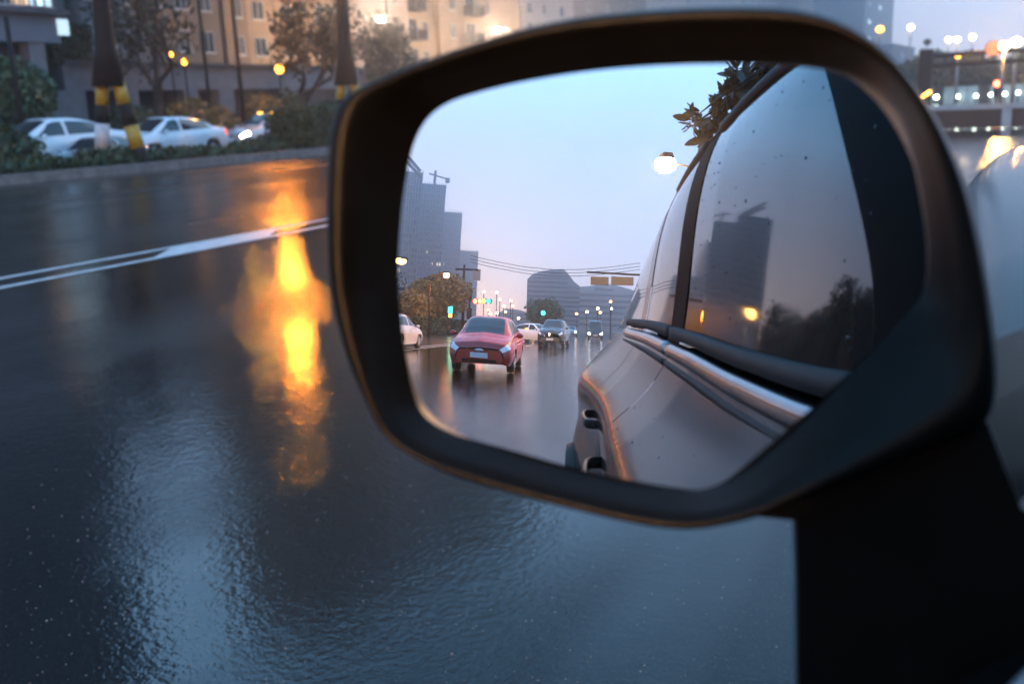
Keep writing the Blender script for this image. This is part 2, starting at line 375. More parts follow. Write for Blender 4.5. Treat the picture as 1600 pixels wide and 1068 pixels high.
for side in (1, -1):
    hi = 1 if side == 1 else .35
    k = lambda n: max(4, int(n * hi))
    own_patch(MB(), .52 + G, 2.42, 0, 4, k(60), k(40), side).build("front_wing", 'silver', own, True)
    own_patch(MB(), .05, .52 - G, 0, 4.0, k(20), k(40), side).build("door_corner_trim", 'gloss', own, True)
    own_patch(MB(), -.88 + G, .05, 0, 4, k(60), k(40), side).build("front_door", 'silver', own, True)
    own_patch(MB(), -1.52 + G, -.88 - G, 0, 4, k(40), k(40), side).build("rear_door", 'silver', own, True)
    own_patch(MB(), -3.45, -1.52 - G, 0, 4, k(50), k(40), side).build("rear_wing", 'silver', own, True)
    fe = lambda v: .065 + .06 * min(max((v - 4.1) / .76, 0), 1) - .37 * min(max((v - 4.1) / .76, 0), 1) ** 2.6
    own_patch(MB(), -.78, 0, 4.10, 4.86, k(40), k(24), side, e1=fe).build("front_window", 'tint', own, True)
    own_patch(MB(), -1.44, -.94, 4.10, 4.86, k(30), k(24), side).build("rear_window", 'tint', own, True)
    own_patch(MB(), -3.0, -1.58, 4.05, 4.86, k(30), k(24), side).build("quarter_window", 'tint', own, True)
    own_patch(MB(), 0, .52, 4.0, 5.0, k(30), k(20), side, e0=fe).build("front_pillar", 'gloss', own, True)
    own_patch(MB(), -.94, -.78, 4.0, 5.0, 8, k(20), side, .002).build("centre_pillar", 'gloss', own, True)
    own_patch(MB(), -1.58, -1.44, 4.0, 5.0, 8, k(20), side, .002).build("rear_pillar", 'silver', own, True)
    own_patch(MB(), -3.45, -.13, 4.86, 5.25, k(80), 8, side, .006).build("roof_rail", 'silver', own, True)
    # belt weather strip and bright moulding
    for y0, y1 in ((-.87, .2), (-1.9, -.89)):
        pts = []
        for a in np.linspace(y0, y1, 26):
            p = own_pt(a, 4.02)
            if side < 0: p[0] = 1.9 - p[0]
            pts.append(p)
        sg = -1 if side > 0 else 1
        prof = [(0, -.018), (.014, -.014), (.018, 0), (.015, .013), (.004, .020), (-.01, .020)]
        MB().loops([[p + np.array([sg * q[0], 0, q[1]]) for q in prof] for p in pts], closed=True, cap='both').build("window_moulding", 'chrome', own, True)
        MB().loops([[p + np.array([sg * q[0] - sg * .008, 0, q[1] + .045]) for q in ((0, -.016), (.014, -.014), (.014, .012), (0, .014))] for p in pts], closed=True, cap='both').build("window_seal", 'rubber', own, True)
        MB().loops([[p + np.array([sg * q[0], 0, q[1] - .033]) for q in ((-.01, -.008), (.018, -.007), (.018, .007), (-.01, .008))] for p in pts], closed=True, cap='both').build("moulding_gap", 'rubber', own, True)
    # window frames
    for y0, y1 in ((-.78, -.26), (-1.44, -.94)):
        for vv in (4.86,):
            pts = []
            for a in np.linspace(y0, y1, 20):
                p = own_pt(a, vv)
                if side < 0: p[0] = 1.9 - p[0]
                pts.append(p)
            MB().tube(pts, .014, 8).build("window_frame", 'rubber', own, True)
    for yh in (-.66, -1.34):
        p = own_pt(yh, 2.72); sg = -1 if side > 0 else 1
        if side < 0: p[0] = 1.9 - p[0]
        hb = MB(); base_ = np.array([own_pt(yh + t, 2.72) for t in (-.1, .1)])
        def hp(t, o): 
            q = own_pt(yh + t, 2.72)
            if side < 0: q[0] = 1.9 - q[0]
            return q + np.array([sg * o, 0, 0])
        hb.loops([[hp(t, o) + np.array([sg * .008 * math.cos(w), 0, .015 * math.sin(w)]) for w in np.linspace(0, 2 * math.pi, 11)[:-1]] for t, o in ((-.105, 0), (-.10, .022), (-.085, .032), (-.04, .036), (.04, .036), (.085, .032), (.10, .022), (.105, 0))], cap='both')
        hb.build("door_handle", 'silver', own, True)
dr = MB()
for k in range(170):
    y = -.75 + .85 * rng.random(); v = 4.14 + .68 * rng.random() if k < 130 else 2.6 + 1.25 * rng.random()
    if k >= 130: y = -.85 + .85 * rng.random()
    p = own_pt(y, v); pa = own_pt(y + .01, v) - p; pb = own_pt(y, v + .01) - p; nrm = np.cross(pb, pa); nrm /= np.linalg.norm(nrm)
    if nrm[0] > 0: nrm = -nrm
    pa /= np.linalg.norm(pa); pb /= np.linalg.norm(pb); r_ = .0008 + .0018 * rng.random() ** 3
    i = len(dr.v); n = 8
    for (f, h_) in ((1, 0), (.8, .38), (.4, .6)):
        for j in range(n):
            w_ = 2 * math.pi * j / n; dr.v.append(tuple(p + (pa * math.cos(w_) + pb * math.sin(w_) * 1.25) * r_ * f + nrm * r_ * h_))
    dr.v.append(tuple(p + nrm * r_ * .66))
    for q in range(2):
        for j in range(n): dr.f.append((i + q * n + j, i + q * n + (j + 1) % n, i + (q + 1) * n + (j + 1) % n, i + (q + 1) * n + j))
    for j in range(n): dr.f.append((i + 2 * n + j, i + 2 * n + (j + 1) % n, i + 3 * n))
do = dr.build("rain_beads", 'bead', own, True); do['kind'] = 'stuff'
own_patch(MB(), -3.45, -.25, 5.0, 6.0, 60, 10).build("roof", 'silver', own, True)
own_patch(MB(), -3.45, -.25, 5.0, 6.0, 60, 10, -1).build("roof", 'silver', own, True)
ws = own_patch(MB(), -.25, .45, 5.0, 6.0, 20, 12); own_patch(ws, -.25, .45, 5.0, 6.0, 20, 12, -1); ws.build("windscreen", 'glass', own, True)
bo = own_patch(MB(), .45, 2.42, 4.0, 6.0, 60, 24); own_patch(bo, .45, 2.42, 4.0, 6.0, 60, 24, -1); bo.build("bonnet", 'silver', own, True)
fl = MB().box((.95, -.5, .33), (2.0, 5.4, .06)); fl.box((.95, 2.36, .66), (1.1, .10, .6)); fl.box((.95, -3.40, .75), (1.4, .10, .8)); fl.build("underbody", 'black', own)
def wheel(parent, x, y, r, w, out, ny=20):
    t = MB().loops([[(x + dx * out, y + rr * math.cos(a), r + rr * math.sin(a)) for a in np.linspace(0, 2 * math.pi, ny + 1)[:-1]] for dx, rr in ((-w, r * .7), (-w, r * .96), (-w * .7, r), (-w * .25, r), (0, r * .95), (.004, r * .72), (-.01, r * .66))]).build("tyre", 'rubber', None, True)
    wh = bpy.data.objects.new("wheel", None); COL.objects.link(wh); wh.parent = parent; t.parent = wh
    rm = MB()
    rm.loops([[(x + dx * out, y + rr * math.cos(a), r + rr * math.sin(a)) for a in np.linspace(0, 2 * math.pi, ny + 1)[:-1]] for dx, rr in ((-.01, r * .66), (-.03, r * .6), (-.07, r * .56), (-.07, .03))], cap='end')
    for j in range(5):
        a = 2 * math.pi * j / 5 + .3
        rm.tube([(x - .02 * out, y + r * .10 * math.cos(a), r + r * .10 * math.sin(a)), (x - .015 * out, y + r * .6 * math.cos(a), r + r * .6 * math.sin(a))], [.05 * r / .33, .035 * r / .33], 6)
    rm.build("rim", 'rim', wh, True)
    return wh
for y, f in ((1.35, -.10), (-2.2, -.29)):
    wheel(own, f, y, .36, .22, -1); wheel(own, 1.9 - f, y, .36, .22, 1)

# ---- wing mirror (housing with the convex glass in it, standing off the door on a black foot)
GLASS = [(626, 430), (628, 345), (634, 275), (645, 222), (665, 184), (696, 160), (742, 145), (820, 128), (920, 113), (1020, 104), (1140, 99), (1240, 100), (1310, 108), (1365, 130), (1404, 175), (1430, 245), (1446, 330), (1452, 400), (1444, 455), (1412, 495), (1345, 560), (1240, 657), (1180, 708), (1135, 745), (1095, 760), (1050, 757), (960, 742), (880, 722), (780, 694), (702, 672), (663, 648), (646, 612), (636, 545), (629, 480)]
OUTER = [(523, 420), (521, 320), (523, 235), (530, 185), (546, 155), (595, 129), (690, 91), (800, 54), (900, 31), (1000, 19), (1120, 13), (1235, 16), (1310, 36), (1372, 76), (1424, 135), (1470, 210), (1508, 300), (1533, 400), (1550, 500), (1558, 585), (1545, 655), (1490, 690), (1400, 720), (1300, 760), (1220, 790), (1150, 808), (1085, 818), (1010, 811), (900, 786), (800, 760), (715, 733), (650, 700), (612, 668), (583, 615), (558, 565), (537, 500)]
def mplane(px, py, off=0.0):
    c = mhit(1030, 430)[0]; d = ray(px, py); t = ((c - EYE) @ MN) / (d @ MN); return EYE + t * d + MN * off
gl = smooth_loop(GLASS, 120); ol = smooth_loop(OUTER, 120)
gc = gl.mean(0)
def align(o, g):                                               # same starting direction for both loops
    best = min(range(len(o)), key=lambda k: sum(np.linalg.norm(o[(k + j) % len(o)] - g[j]) for j in range(0, len(o), 6)))
    return np.roll(o, -best, 0)
ol = align(ol, gl)
housing = MB()
def ringpx(t, off, sc=1.0, back=None):
    r = []
    for a, b in zip(gl, ol):
        p = a + (b - a) * t
        q = mplane(p[0], p[1], off)
        if sc != 1.0:
            c = mplane(1040, 420, off); q = c + (q - c) * sc
        if back: q = q + np.array(back)
        r.append(q)
    return r
rings = [ringpx(-.02, -.010), ringpx(.04, -.004), ringpx(.30, .004), ringpx(.42, .010), ringpx(.60, .016), ringpx(.74, .018), ringpx(.86, .015), ringpx(.95, .008), ringpx(.99, 0.0), ringpx(1.0, -.010)]
for d_, s_ in ((.02, 1.0), (.04, .985), (.06, .95), (.08, .88), (.095, .76), (.104, .58), (.108, .3)):
    rings.append(ringpx(1.0, -.010, s_, (0, d_, 0)))
housing_o = housing.loops(rings, cap='end').build("mirror_housing", 'black', own, True)
gm = MB(); NR = 26
sph = []
for k in range(NR + 1):
    f = k / NR; l = []
    for a in gl:
        p = gc + (a - gc) * (f * 1.01)
        P, n, r_ = mhit(p[0], p[1]); l.append(P)
    sph.append(l)
gm.v = [tuple(mhit(*gc)[0])]
for l in sph[1:]: gm.v += [tuple(p) for p in l]
n_ = len(gl)
for j in range(n_): gm.f.append((0, 1 + (j + 1) % n_, 1 + j))
for k in range(NR - 1):
    for j in range(n_):
        a = 1 + k * n_; gm.f.append((a + j, a + (j + 1) % n_, a + n_ + (j + 1) % n_, a + n_ + j))
glass_o = gm.build("mirror_glass", 'mirror', housing_o, True)
nr = [tuple((np.array(v) - SC) / RM) for v in gm.v]
glass_o.data.normals_split_custom_set_from_vertices(nr)
FOOT = [(1150, 806), (1237, 815), (1240, 900), (1241, 1000), (1243, 1180), (1750, 1180), (1750, 900), (1604, 795), (1575, 725), (1545, 645), (1500, 560), (1300, 650)]
f0 = [mplane(*p, -.012) for p in FOOT]; f1 = [q + np.array([.02, .10, -.01]) for q in f0]
f00 = [mplane(p[0] + (1430 - p[0]) * .03, p[1] + (900 - p[1]) * .03, -.004) for p in FOOT]
MB().loops([f00, f0, f1], cap='both').build("mirror_foot", 'black', own)
MB().tube([mplane(1430, 1120, .05), mplane(1500, 1040, .05), mplane(1600, 950, .045), mplane(1690, 880, .04)], .0035, 10).build("door_seal", 'steel', own, True)

# ================================================================== OTHER CARS (facing +Y in their own frame)
SED = dict(
    y=[-2.25, -2.12, -1.7, -1.2, -.6, 0, .4, .9, 1.25, 1.8, 2.12, 2.27],
    P=[[(.62, .30), (.70, .48), (.72, .72), (.66, .93), (.45, .99), (0, 1.01)],
       [(.76, .24), (.84, .46), (.85, .74), (.78, .99), (.54, 1.05), (0, 1.07)],
       [(.80, .22), (.88, .46), (.885, .76), (.80, 1.0), (.56, 1.10), (0, 1.13)],
       [(.82, .21), (.89, .46), (.895, .75), (.80, .985), (.55, 1.29), (0, 1.35)],
       [(.82, .21), (.89, .46), (.89, .74), (.80, .965), (.545, 1.41), (0, 1.46)],
       [(.82, .21), (.89, .46), (.89, .73), (.80, .95), (.55, 1.43), (0, 1.48)],
       [(.82, .21), (.89, .46), (.89, .72), (.80, .94), (.55, 1.39), (0, 1.45)],
       [(.82, .21), (.89, .46), (.89, .71), (.80, .93), (.58, 1.15), (0, 1.22)],
       [(.81, .21), (.885, .45), (.885, .70), (.79, .91), (.60, .965), (0, 1.02)],
       [(.80, .21), (.87, .43), (.87, .66), (.77, .83), (.58, .88), (0, .94)],
       [(.72, .22), (.80, .40), (.79, .60), (.69, .73), (.50, .78), (0, .82)],
       [(.56, .28), (.64, .42), (.62, .54), (.54, .63), (.38, .655), (0, .675)]])
def variant(kind):
    P = [[list(q) for q in r] for r in SED['P']]; ys = list(SED['y'])
    if kind in ('hatch', 'suv'):
        P[1][4] = [.50, 1.10]; P[1][5] = [0, 1.14]
        P[2][4] = [.54, 1.33]; P[2][5] = [0, 1.38]; P[3][4] = [.55, 1.42]; P[3][5] = [0, 1.46]
    if kind == 'suv':
        for r in P:
            for q in r: q[1] = .12 + q[1] * 1.10
    if kind == 'van':
        for i in range(0, 9):
            P[i][4] = [.70, 2.05 if i else 1.9]; P[i][5] = [0, 2.12 if i else 1.95]
        for i in (1, 2, 3, 4, 5): P[i][4] = [.72, 2.10]; P[i][5] = [0, 2.18]
        P[6][4] = [.71, 2.08]; P[6][5] = [0, 2.16]; P[7][4] = [.70, 1.95]; P[7][5] = [0, 2.02]
        P[8][4] = [.66, 1.55]; P[8][5] = [0, 1.62]; P[9][4] = [.62, 1.12]; P[9][5] = [0, 1.18]; P[9][3] = [.78, 1.0]
    return np.array(ys), np.array(P)
def make_car(name, label, paint, kind='sedan', lights='lit', group=None, tail=None, res=1.0, badge=False):
    root = thing(name, label, "car", group=group)
    ys, P = variant(kind); flat = P.reshape(len(ys), -1)
    NY, NV = int(90 * res), int(48 * res)
    YY = np.linspace(ys[0], ys[-1], NY + 1); VV = np.linspace(0, 5, NV + 1)
    grid = np.zeros((NY + 1, NV + 1, 3))
    for i, y in enumerate(YY):
        row = catmull(flat, np.interp(y, ys, range(len(ys)))).reshape(-1, 2)
        for j, v in enumerate(VV):
            q = catmull(row, v); grid[i, j] = (max(q[0], 0), y, q[1])
    parts = {}
    van = kind == 'van'
    yw0, yw1 = (.98, 1.72) if van else (.44, 1.20)
    for i in range(NY):
        y = (YY[i] + YY[i + 1]) / 2
        for j in range(NV):
            v = (VV[j] + VV[j + 1]) / 2; c = grid[i:i + 2, j:j + 2].mean((0, 1))
            key = 'body'
            if v < 1.75 and min(math.hypot(y - 1.38, c[2] - .33), math.hypot(y + 1.32, c[2] - .33)) < .38: continue
            if 3.16 < v < 3.90:
                if van:
                    if .55 < y < 1.38: key = 'side_window'
                else:
                    front = 1.08 - (v - 3.16) * .85
                    rear = (-1.62 if kind != 'sedan' else -1.42) + (v - 3.16) * .35
                    if .02 + .05 < y < front or rear < y < -.04: key = 'side_window' if y > 0 else 'rear_side_window'
            if v > 4.08:
                if yw0 < y < yw1: key = 'windscreen'
                elif not van and (-2.08 if kind != 'sedan' else -1.66) < y < (-1.62 if kind != 'sedan' else -.72): key = 'rear_screen'
            if y > 1.99 and 2.15 < v < 3.05 and c[0] > .46: key = 'headlight'
            if y > 2.10 and 2.35 < v < 2.95 and c[0] < .36: key = 'grille'
            if y < -2.02 and 2.05 < v < 3.0 and c[0] > .50: key = 'tail_light'
            parts.setdefault(key, []).append((i, j))
    mats = dict(body=paint, side_window='glass', rear_side_window='glass', windscreen='glass', rear_screen='glass', headlight={'lit': 'lit', 'white': 'lit_white', 'off': 'lens'}[lights], tail_light='tail' if tail else 'red_band', grille='black')
    def sub(cells, sides):
        mb = MB(); ids = {}
        for sx in sides:
            for (i, j) in cells:
                q = []
                for (a, b) in ((i, j), (i + 1, j), (i + 1, j + 1), (i, j + 1)):
                    kk = (sx if grid[a, b, 0] > 1e-6 else 1, a, b)
                    if kk not in ids:
                        ids[kk] = len(mb.v); p = grid[a, b]; mb.v.append((p[0] * sx, p[1], p[2]))
                    q.append(ids[kk])
                mb.f.append(tuple(q if sx > 0 else q[::-1]))
        return mb
    for key, cells in parts.items():
        if key in ('side_window', 'rear_side_window', 'headlight', 'tail_light'):
            for sx in (1, -1): sub(cells, (sx,)).build(key, mats[key], root, True)
        else: sub(cells, (1, -1)).build(key, mats[key], root, True)
    fr = MB()
    yf = ys[-1]
    fr.loops([[(x, y_, z) for x, z in ((-.6, .26), (.6, .26), (.62, .40), (.56, .60), (-.56, .60), (-.62, .40))] for y_ in (yf - .06, yf - .01)], cap='both')
    fr.build("bumper", paint, root); fr = MB()
    fr.loops([[(x, y_, z) for x, z in ((-.62, .30), (.62, .30), (.68, .5), (.6, .94), (-.6, .94), (-.68, .5))] for y_ in (-2.24, -2.2)], cap='both')
    fr.build("bumper", paint, root)
    MB().box((0, 2.278, .33), (.92, .02, .09)).build("air_intake", 'black', root)
    MB().box((0, 2.292, .475), (.46, .014, .13)).build("number_plate", 'plate', root)
    MB().box((0, -2.262, .74), (.46, .014, .13)).build("number_plate", 'plate', root)
    ub = MB().box((0, 0, .30), (1.5, 4.2, .10)); ub.box((0, 1.38, .42), (1.45, .8, .3)); ub.box((0, -1.32, .42), (1.45, .8, .3)); ub.build("underbody", 'black', root)
    for y in (1.38, -1.32):
        wheel(root, .86, y, .315, .2, 1, 18); wheel(root, -.86, y, .315, .2, -1, 18)
    for sx in (1, -1):
        mm = MB().sphere((sx * .96, .86, .98 if kind != 'suv' else 1.2), (.10, .06, .075), 10, 7); mm.tube([(sx * .80, .86, .94 if kind != 'suv' else 1.15), (sx * .92, .86, .96 if kind != 'suv' else 1.18)], .025, 6)
        mm.build("door_mirror", paint, root, True)
        for yh in (-.08, -.95):
            MB().box((sx * .893, yh, .80 if kind != 'suv' else 1.0), (.03, .18, .03)).build("door_handle", paint, root)
    if badge:
        MB().loops([[(.13 * math.cos(a) * s_, 2.262 + d_, .592 + .052 * math.sin(a) * s_) for a in np.linspace(0, 2 * math.pi, 21)[:-1]] for s_, d_ in ((1, 0), (1, .02), (.8, .028))], cap='end').build("oval_badge", 'chrome', root, True)
    return root
PI = math.pi
# cars beyond the median, all coming towards the left of the picture (facing -Y)
gname = "cars queueing beyond the median"
c1 = make_car("parked_car", "white saloon at the far left with dark windows, nose to the left", 'white_paint', lights='off', group=gname)
c1.scale = (1.08, 1.08, 1.06); c1.location = (-27.4, 20.3, 0); c1.rotation_euler = (0, 0, PI)
c2 = make_car("parked_car", "low grey car with two round lit headlights half hidden by the low shrubs", 'grey_paint', lights='lit', group=gname)
c2.location = (-25.6, 20.6, -.10); c2.rotation_euler = (0, 0, PI + .30); c2.scale = (.92, .70, .72)
c3 = make_car("parked_car", "white saloon seen from its red tail light, right of the striped two legged pole", 'white_paint', lights='lit', tail=True, group=gname)
c3.location = (-28.2, 25.6, 0); c3.rotation_euler = (0, 0, PI)
c4 = make_car("parked_car", "beige saloon with lit headlights and an amber indicator behind the low shrub", 'pink_paint', lights='lit', group=gname)
c4.location = (-30.2, 33.0, 0); c4.rotation_euler = (0, 0, PI)
c5 = make_car("parked_car", "tall white van beside the wing mirror above the clipped hedge", 'white_paint', kind='van', lights='off', group=gname)
c5.location = (-29.6, 41.3, 0); c5.rotation_euler = (0, 0, PI)
MB().sphere((.62, 2.17, .80), (.10, .05, .06)).build("indicator", 'amber', c4, True)
for k, x in enumerate((-.28, .28)): MB().box((x, .1, 1.50), (.16, .12, .07)).build("roof_lamp", 'amber', c4)
MB().sphere((.78, 1.55, 1.62), (.07, .05, .07)).build("corner_lamp", 'amber', c5, True)
# cars seen in the mirror: in the lanes behind us (facing +Y)
def ground_m(px, py):
    P, n, r = mhit(px, py); return P + r * (-P[2] / r[2])
gb = "cars on the road behind, seen in the mirror"
red = make_car("red_car", "red hatchback following in the next lane, in the mirror", 'red_paint', kind='hatch', lights='off', group=gb, res=1.5, badge=True)
a = ground_m(708, 578); b = ground_m(791, 583); c = (a + b) / 2
red.location = (c[0], c[1] - 1.6, 0); red.rotation_euler = (0, 0, math.radians(-3))
wc = make_car("white_car", "white saloon crossing behind the red hatchback, in the mirror", 'white_paint', lights='lit', group=gb)
a = ground_m(834, 534.5); wc.location = (a[0], a[1], 0); wc.rotation_euler = (0, 0, math.radians(-58))
sv = make_car("dark_suv", "dark grey off-roader behind the white saloon in the mirror", 'dark_paint', kind='suv', lights='off', group=gb)
a = ground_m(863, 541.5); sv.location = (a[0], a[1] - 2, 0); sv.rotation_euler = (0, 0, math.radians(4))
lc = make_car("silver_car", "beige saloon cut off by the left edge of the mirror glass", 'pink_paint', lights='off', group=gb)
a = ground_m(640, 548); lc.location = (a[0] - 1.35, a[1] - 1.6, 0); lc.rotation_euler = (0, 0, math.radians(180))

# ================================================================== VEGETATION
def leafy(mb, c, r, n, size, squash=1.0):
    c = np.array(c, float); r = np.array(r, float)
    lump = [rng.normal(size=3) for _ in range(7)]; lump = [l / np.linalg.norm(l) for l in lump]
    for _ in range(n):
        d = rng.normal(size=3); d /= np.linalg.norm(d)
        k = .72 + .35 * max(float(l @ d) ** 3 for l in lump)
        p = c + r * d * k * rng.random() ** .33
        a = rng.normal(size=3); a /= np.linalg.norm(a); b = np.cross(a, rng.normal(size=3)); b /= np.linalg.norm(b)
        s = size * (.6 + .8 * rng.random())
        mb.quad(p - a * s, p + b * s * .45, p + a * s, p - b * s * .45)
    return mb
def branches(mb, p, d, L, r, depth, spread=.6, up=.15):
    p = np.array(p, float); d = np.array(d, float); d /= np.linalg.norm(d)
    m_ = p + d * L * .5 + rng.normal(size=3) * L * .05; e_ = p + d * L + rng.normal(size=3) * L * .07
    mb.tube([p, m_, e_], [r, r * .85, r * .62], 5 if depth < 3 else 7, caps=False)
    tips = [e_]
    if depth > 0:
        for k in range(3 if depth > 1 else 4):
            nd = d + rng.normal(size=3) * spread; nd[2] += up
            tips += branches(mb, m_ + (e_ - m_) * rng.random() if k else e_, nd, L * (.62 + .2 * rng.random()), r * .58, depth - 1, spread, up)
    return tips
def tree(name, label, base, h, crown_r, leafmat, nleaf, lsize, trunk_h=.35, r=.16, group=None, bare=False, depth=3):
    t = thing(name, label, "tree", base, group=group)
    tb = MB(); tips = branches(tb, (0, 0, -.05), (rng.normal() * .05, rng.normal() * .05, 1), h * trunk_h, r, depth, .62, .32)
    tips = [q for q in tips]
    tb.build("trunk", 'bark', t, True)
    cb = MB()
    if bare:
        for q in tips:
            if q[2] > h * .25: leafy(cb, q, [crown_r * .28] * 3, nleaf // len(tips) + 1, lsize)
    else:
        top = h - crown_r * .8
        for q in tips[:40]:
            q = np.array(q); q[2] = max(q[2], h * .35)
            leafy(cb, q, [crown_r * .5] * 3, nleaf // 40, lsize)
        leafy(cb, (0, 0, h * .62), (crown_r, crown_r, h * .36), nleaf // 2, lsize)
    cb.build("crown", leafmat, t)
    return t
def shrub(label, c, r, n=900, size=.10, m_='leaf_hedge', group=None, name="shrub", cat="shrub", box=False):
    t = thing(name, label, cat, (c[0], c[1], 0), group=group)
    mb = MB()
    if box:
        for _ in range(n):
            p = np.array([(rng.random() - .5) * 2 * r[0], (rng.random() - .5) * 2 * r[1], c[2] + (rng.random() * 2 - 1) * r[2]])
            ax = rng.integers(0, 3)
            if ax < 2: p[ax] = (r[ax] if rng.random() < .5 else -r[ax]) * (.93 + .1 * rng.random())
            else: p[2] = c[2] + r[2] * (.93 + .12 * rng.random())
            a = rng.normal(size=3); a /= np.linalg.norm(a); b = np.cross(a, rng.normal(size=3)); b /= np.linalg.norm(b); s = size * (.6 + .8 * rng.random())
            mb.quad(p - a * s, p + b * s * .5, p + a * s, p - b * s * .5)
        MB().box((0, 0, c[2] - .05), (r[0] * 1.8, r[1] * 1.8, r[2] * 1.8)).build("branches", 'leaf', t)
    else:
        leafy(mb, (0, 0, c[2]), r, n, size)
        MB().sphere((0, 0, c[2] - .05), [q * .72 for q in r], 12, 8).build("branches", 'leaf', t, True)
    mb.build("foliage", m_, t)
    return t
def px_on(px, X, py=240): return at_x(px, py, X)[1]           # y on the plane x = X under a photo column
MX = -24.0
gs = "shrubs on the median"
for px, hw, rz, lab in ((25, 1.3, .42, "dark low shrub at the far left end of the median"), (88, .9, .30, "thin grassy shrub under the round headlights"),
                        (175, 1.2, .50, "low mound of shrub round the feet of the left striped pole"), (285, 1.9, .40, "long low shrub below the white saloon with the red tail light"),
                        (398, 1.3, .46, "low shrub below the beige saloon with lit headlights")):
    shrub(lab, (MX, px_on(px, MX), .2 + rz * .30), (1.2, hw, rz * .72), 1500, .09, group=gs)
shrub("tall clipped box hedge ending at the wing mirror", (MX, px_on(495, MX) + .2, .85), (1.1, 1.6, .72), 3500, .08, name="clipped_hedge", cat="hedge", box=True)
shrub("dark rounded bush at the left picture edge behind the median", (-25, px_on(2, -25), .8), (1.1, 1.2, .8), 1800, .11, name="bush", cat="bush")
# verge across the opposite road
yy = px_on(45, -38); tree("fan_palm_bush", "yellow green bushy tree beside the grey column at the far left", (-38.5, yy, 0), 4.3, 1.9, 'leaf_green', 5200, .16, .30, .10)
yy = px_on(262, -38.5); tree("bare_tree", "dark sparse tree with spreading limbs just right of the left striped pole", (-38.5, yy, 0), 8.6, 2.8, 'leaf', 1000, .20, .40, .26, bare=True, depth=4)
yy = px_on(488, -38.5); tree("bare_tree", "dark sparse tree beside the small orange lamp", (-38.5, yy, 0), 8.2, 3.0, 'leaf', 1500, .20, .36, .24, bare=True, depth=4)
yy = px_on(642, -44); tree("pavement_tree", "small dark tree showing above the top left of the mirror", (-47, yy + 2, 0), 7.4, 2.6, 'leaf', 3800, .16, .42, .16)
gv = "bushes in front of the arcade"
for px, z, r, m_, lab in ((40, 1.0, 1.6, 'leaf', "dark bush under the yellow green tree"), (215, 1.2, 1.3, 'leaf_hedge', "bush between the legs of the left striped pole and the sparse tree"), (305, 1.2, 1.5, 'leaf_yellow', "yellowish bush right of the left sparse tree"),
                          (345, 1.0, 1.3, 'leaf_yellow', "olive bush just left of the thin dark post"), (412, 1.3, 1.5, 'leaf_yellow', "olive bush under the arcade beam by the thin dark post"), (455, 1.4, 1.3, 'leaf_hedge', "green bush below the small orange lamp"), (520, 1.2, 1.4, 'leaf_hedge', "green bush behind the white van")):
    shrub(lab, (-37.6, px_on(px, -37.6), z), (1.2, r, z), 1500, .13, m_, group=gv, name="bush", cat="bush")
shrub("dark green clipped plant standing on the arcade roof at the left", (-43.5, px_on(118, -43.5), 5.1), (.9, 1.15, .95), 2600, .11, name="roof_plant", cat="plant", box=True)

# ================================================================== BUILDINGS ON THE LEFT
win_mesh = {}
def window_mesh(w, h):
    k = (round(w, 2), round(h, 2))
    if k not in win_mesh:
        f = MB(); t = .07
        for (y0, y1, z0, z1) in ((-w / 2, w / 2, -h / 2, -h / 2 + t), (-w / 2, w / 2, h / 2 - t, h / 2), (-w / 2, -w / 2 + t, -h / 2 + t, h / 2 - t), (w / 2 - t, w / 2, -h / 2 + t, h / 2 - t), (-.03, .03, -h / 2 + t, h / 2 - t)):
            f.span(-.02, .09, y0, y1, z0, z1)
        f.span(0, .16, -w / 2 - .08, w / 2 + .08, -h / 2 - .09, -h / 2 - .002)
        p = MB().span(-.02, .035, -w / 2 + t, w / 2 - t, -h / 2 + t, h / 2 - t)
        win_mesh[k] = (f.mesh("window", 'frame'), {m_: p.mesh("pane", m_) for m_ in ('pane', 'pane_lit', 'pane_cool', 'pane_orange')})
    return win_mesh[k]
def add_window(parent, x, y, z, w, h, m_='pane', face=0.0):
    f, p = window_mesh(w, h)
    o = put("window", f, parent, (x, y, z), face); put("pane", p[m_], o)
def balcony(parent, x, y, z, w, dark=False):
    mb = MB().span(x, x + 1.3, y - w / 2, y + w / 2, z - .15, z)
    for a in np.arange(-w / 2, w / 2 + .01, .22): mb.span(x + 1.22, x + 1.26, y + a - .02, y + a + .02, z, z + 1.0)
    mb.span(x + 1.2, x + 1.28, y - w / 2, y + w / 2, z + 1.0, z + 1.06)
    for s_ in (-1, 1): mb.span(x, x + 1.2, y + s_ * w / 2 - .03, y + s_ * w / 2 + .03, z, z + 1.0)
    mb.build("balcony", 'w_dark' if dark else 'frame', parent)
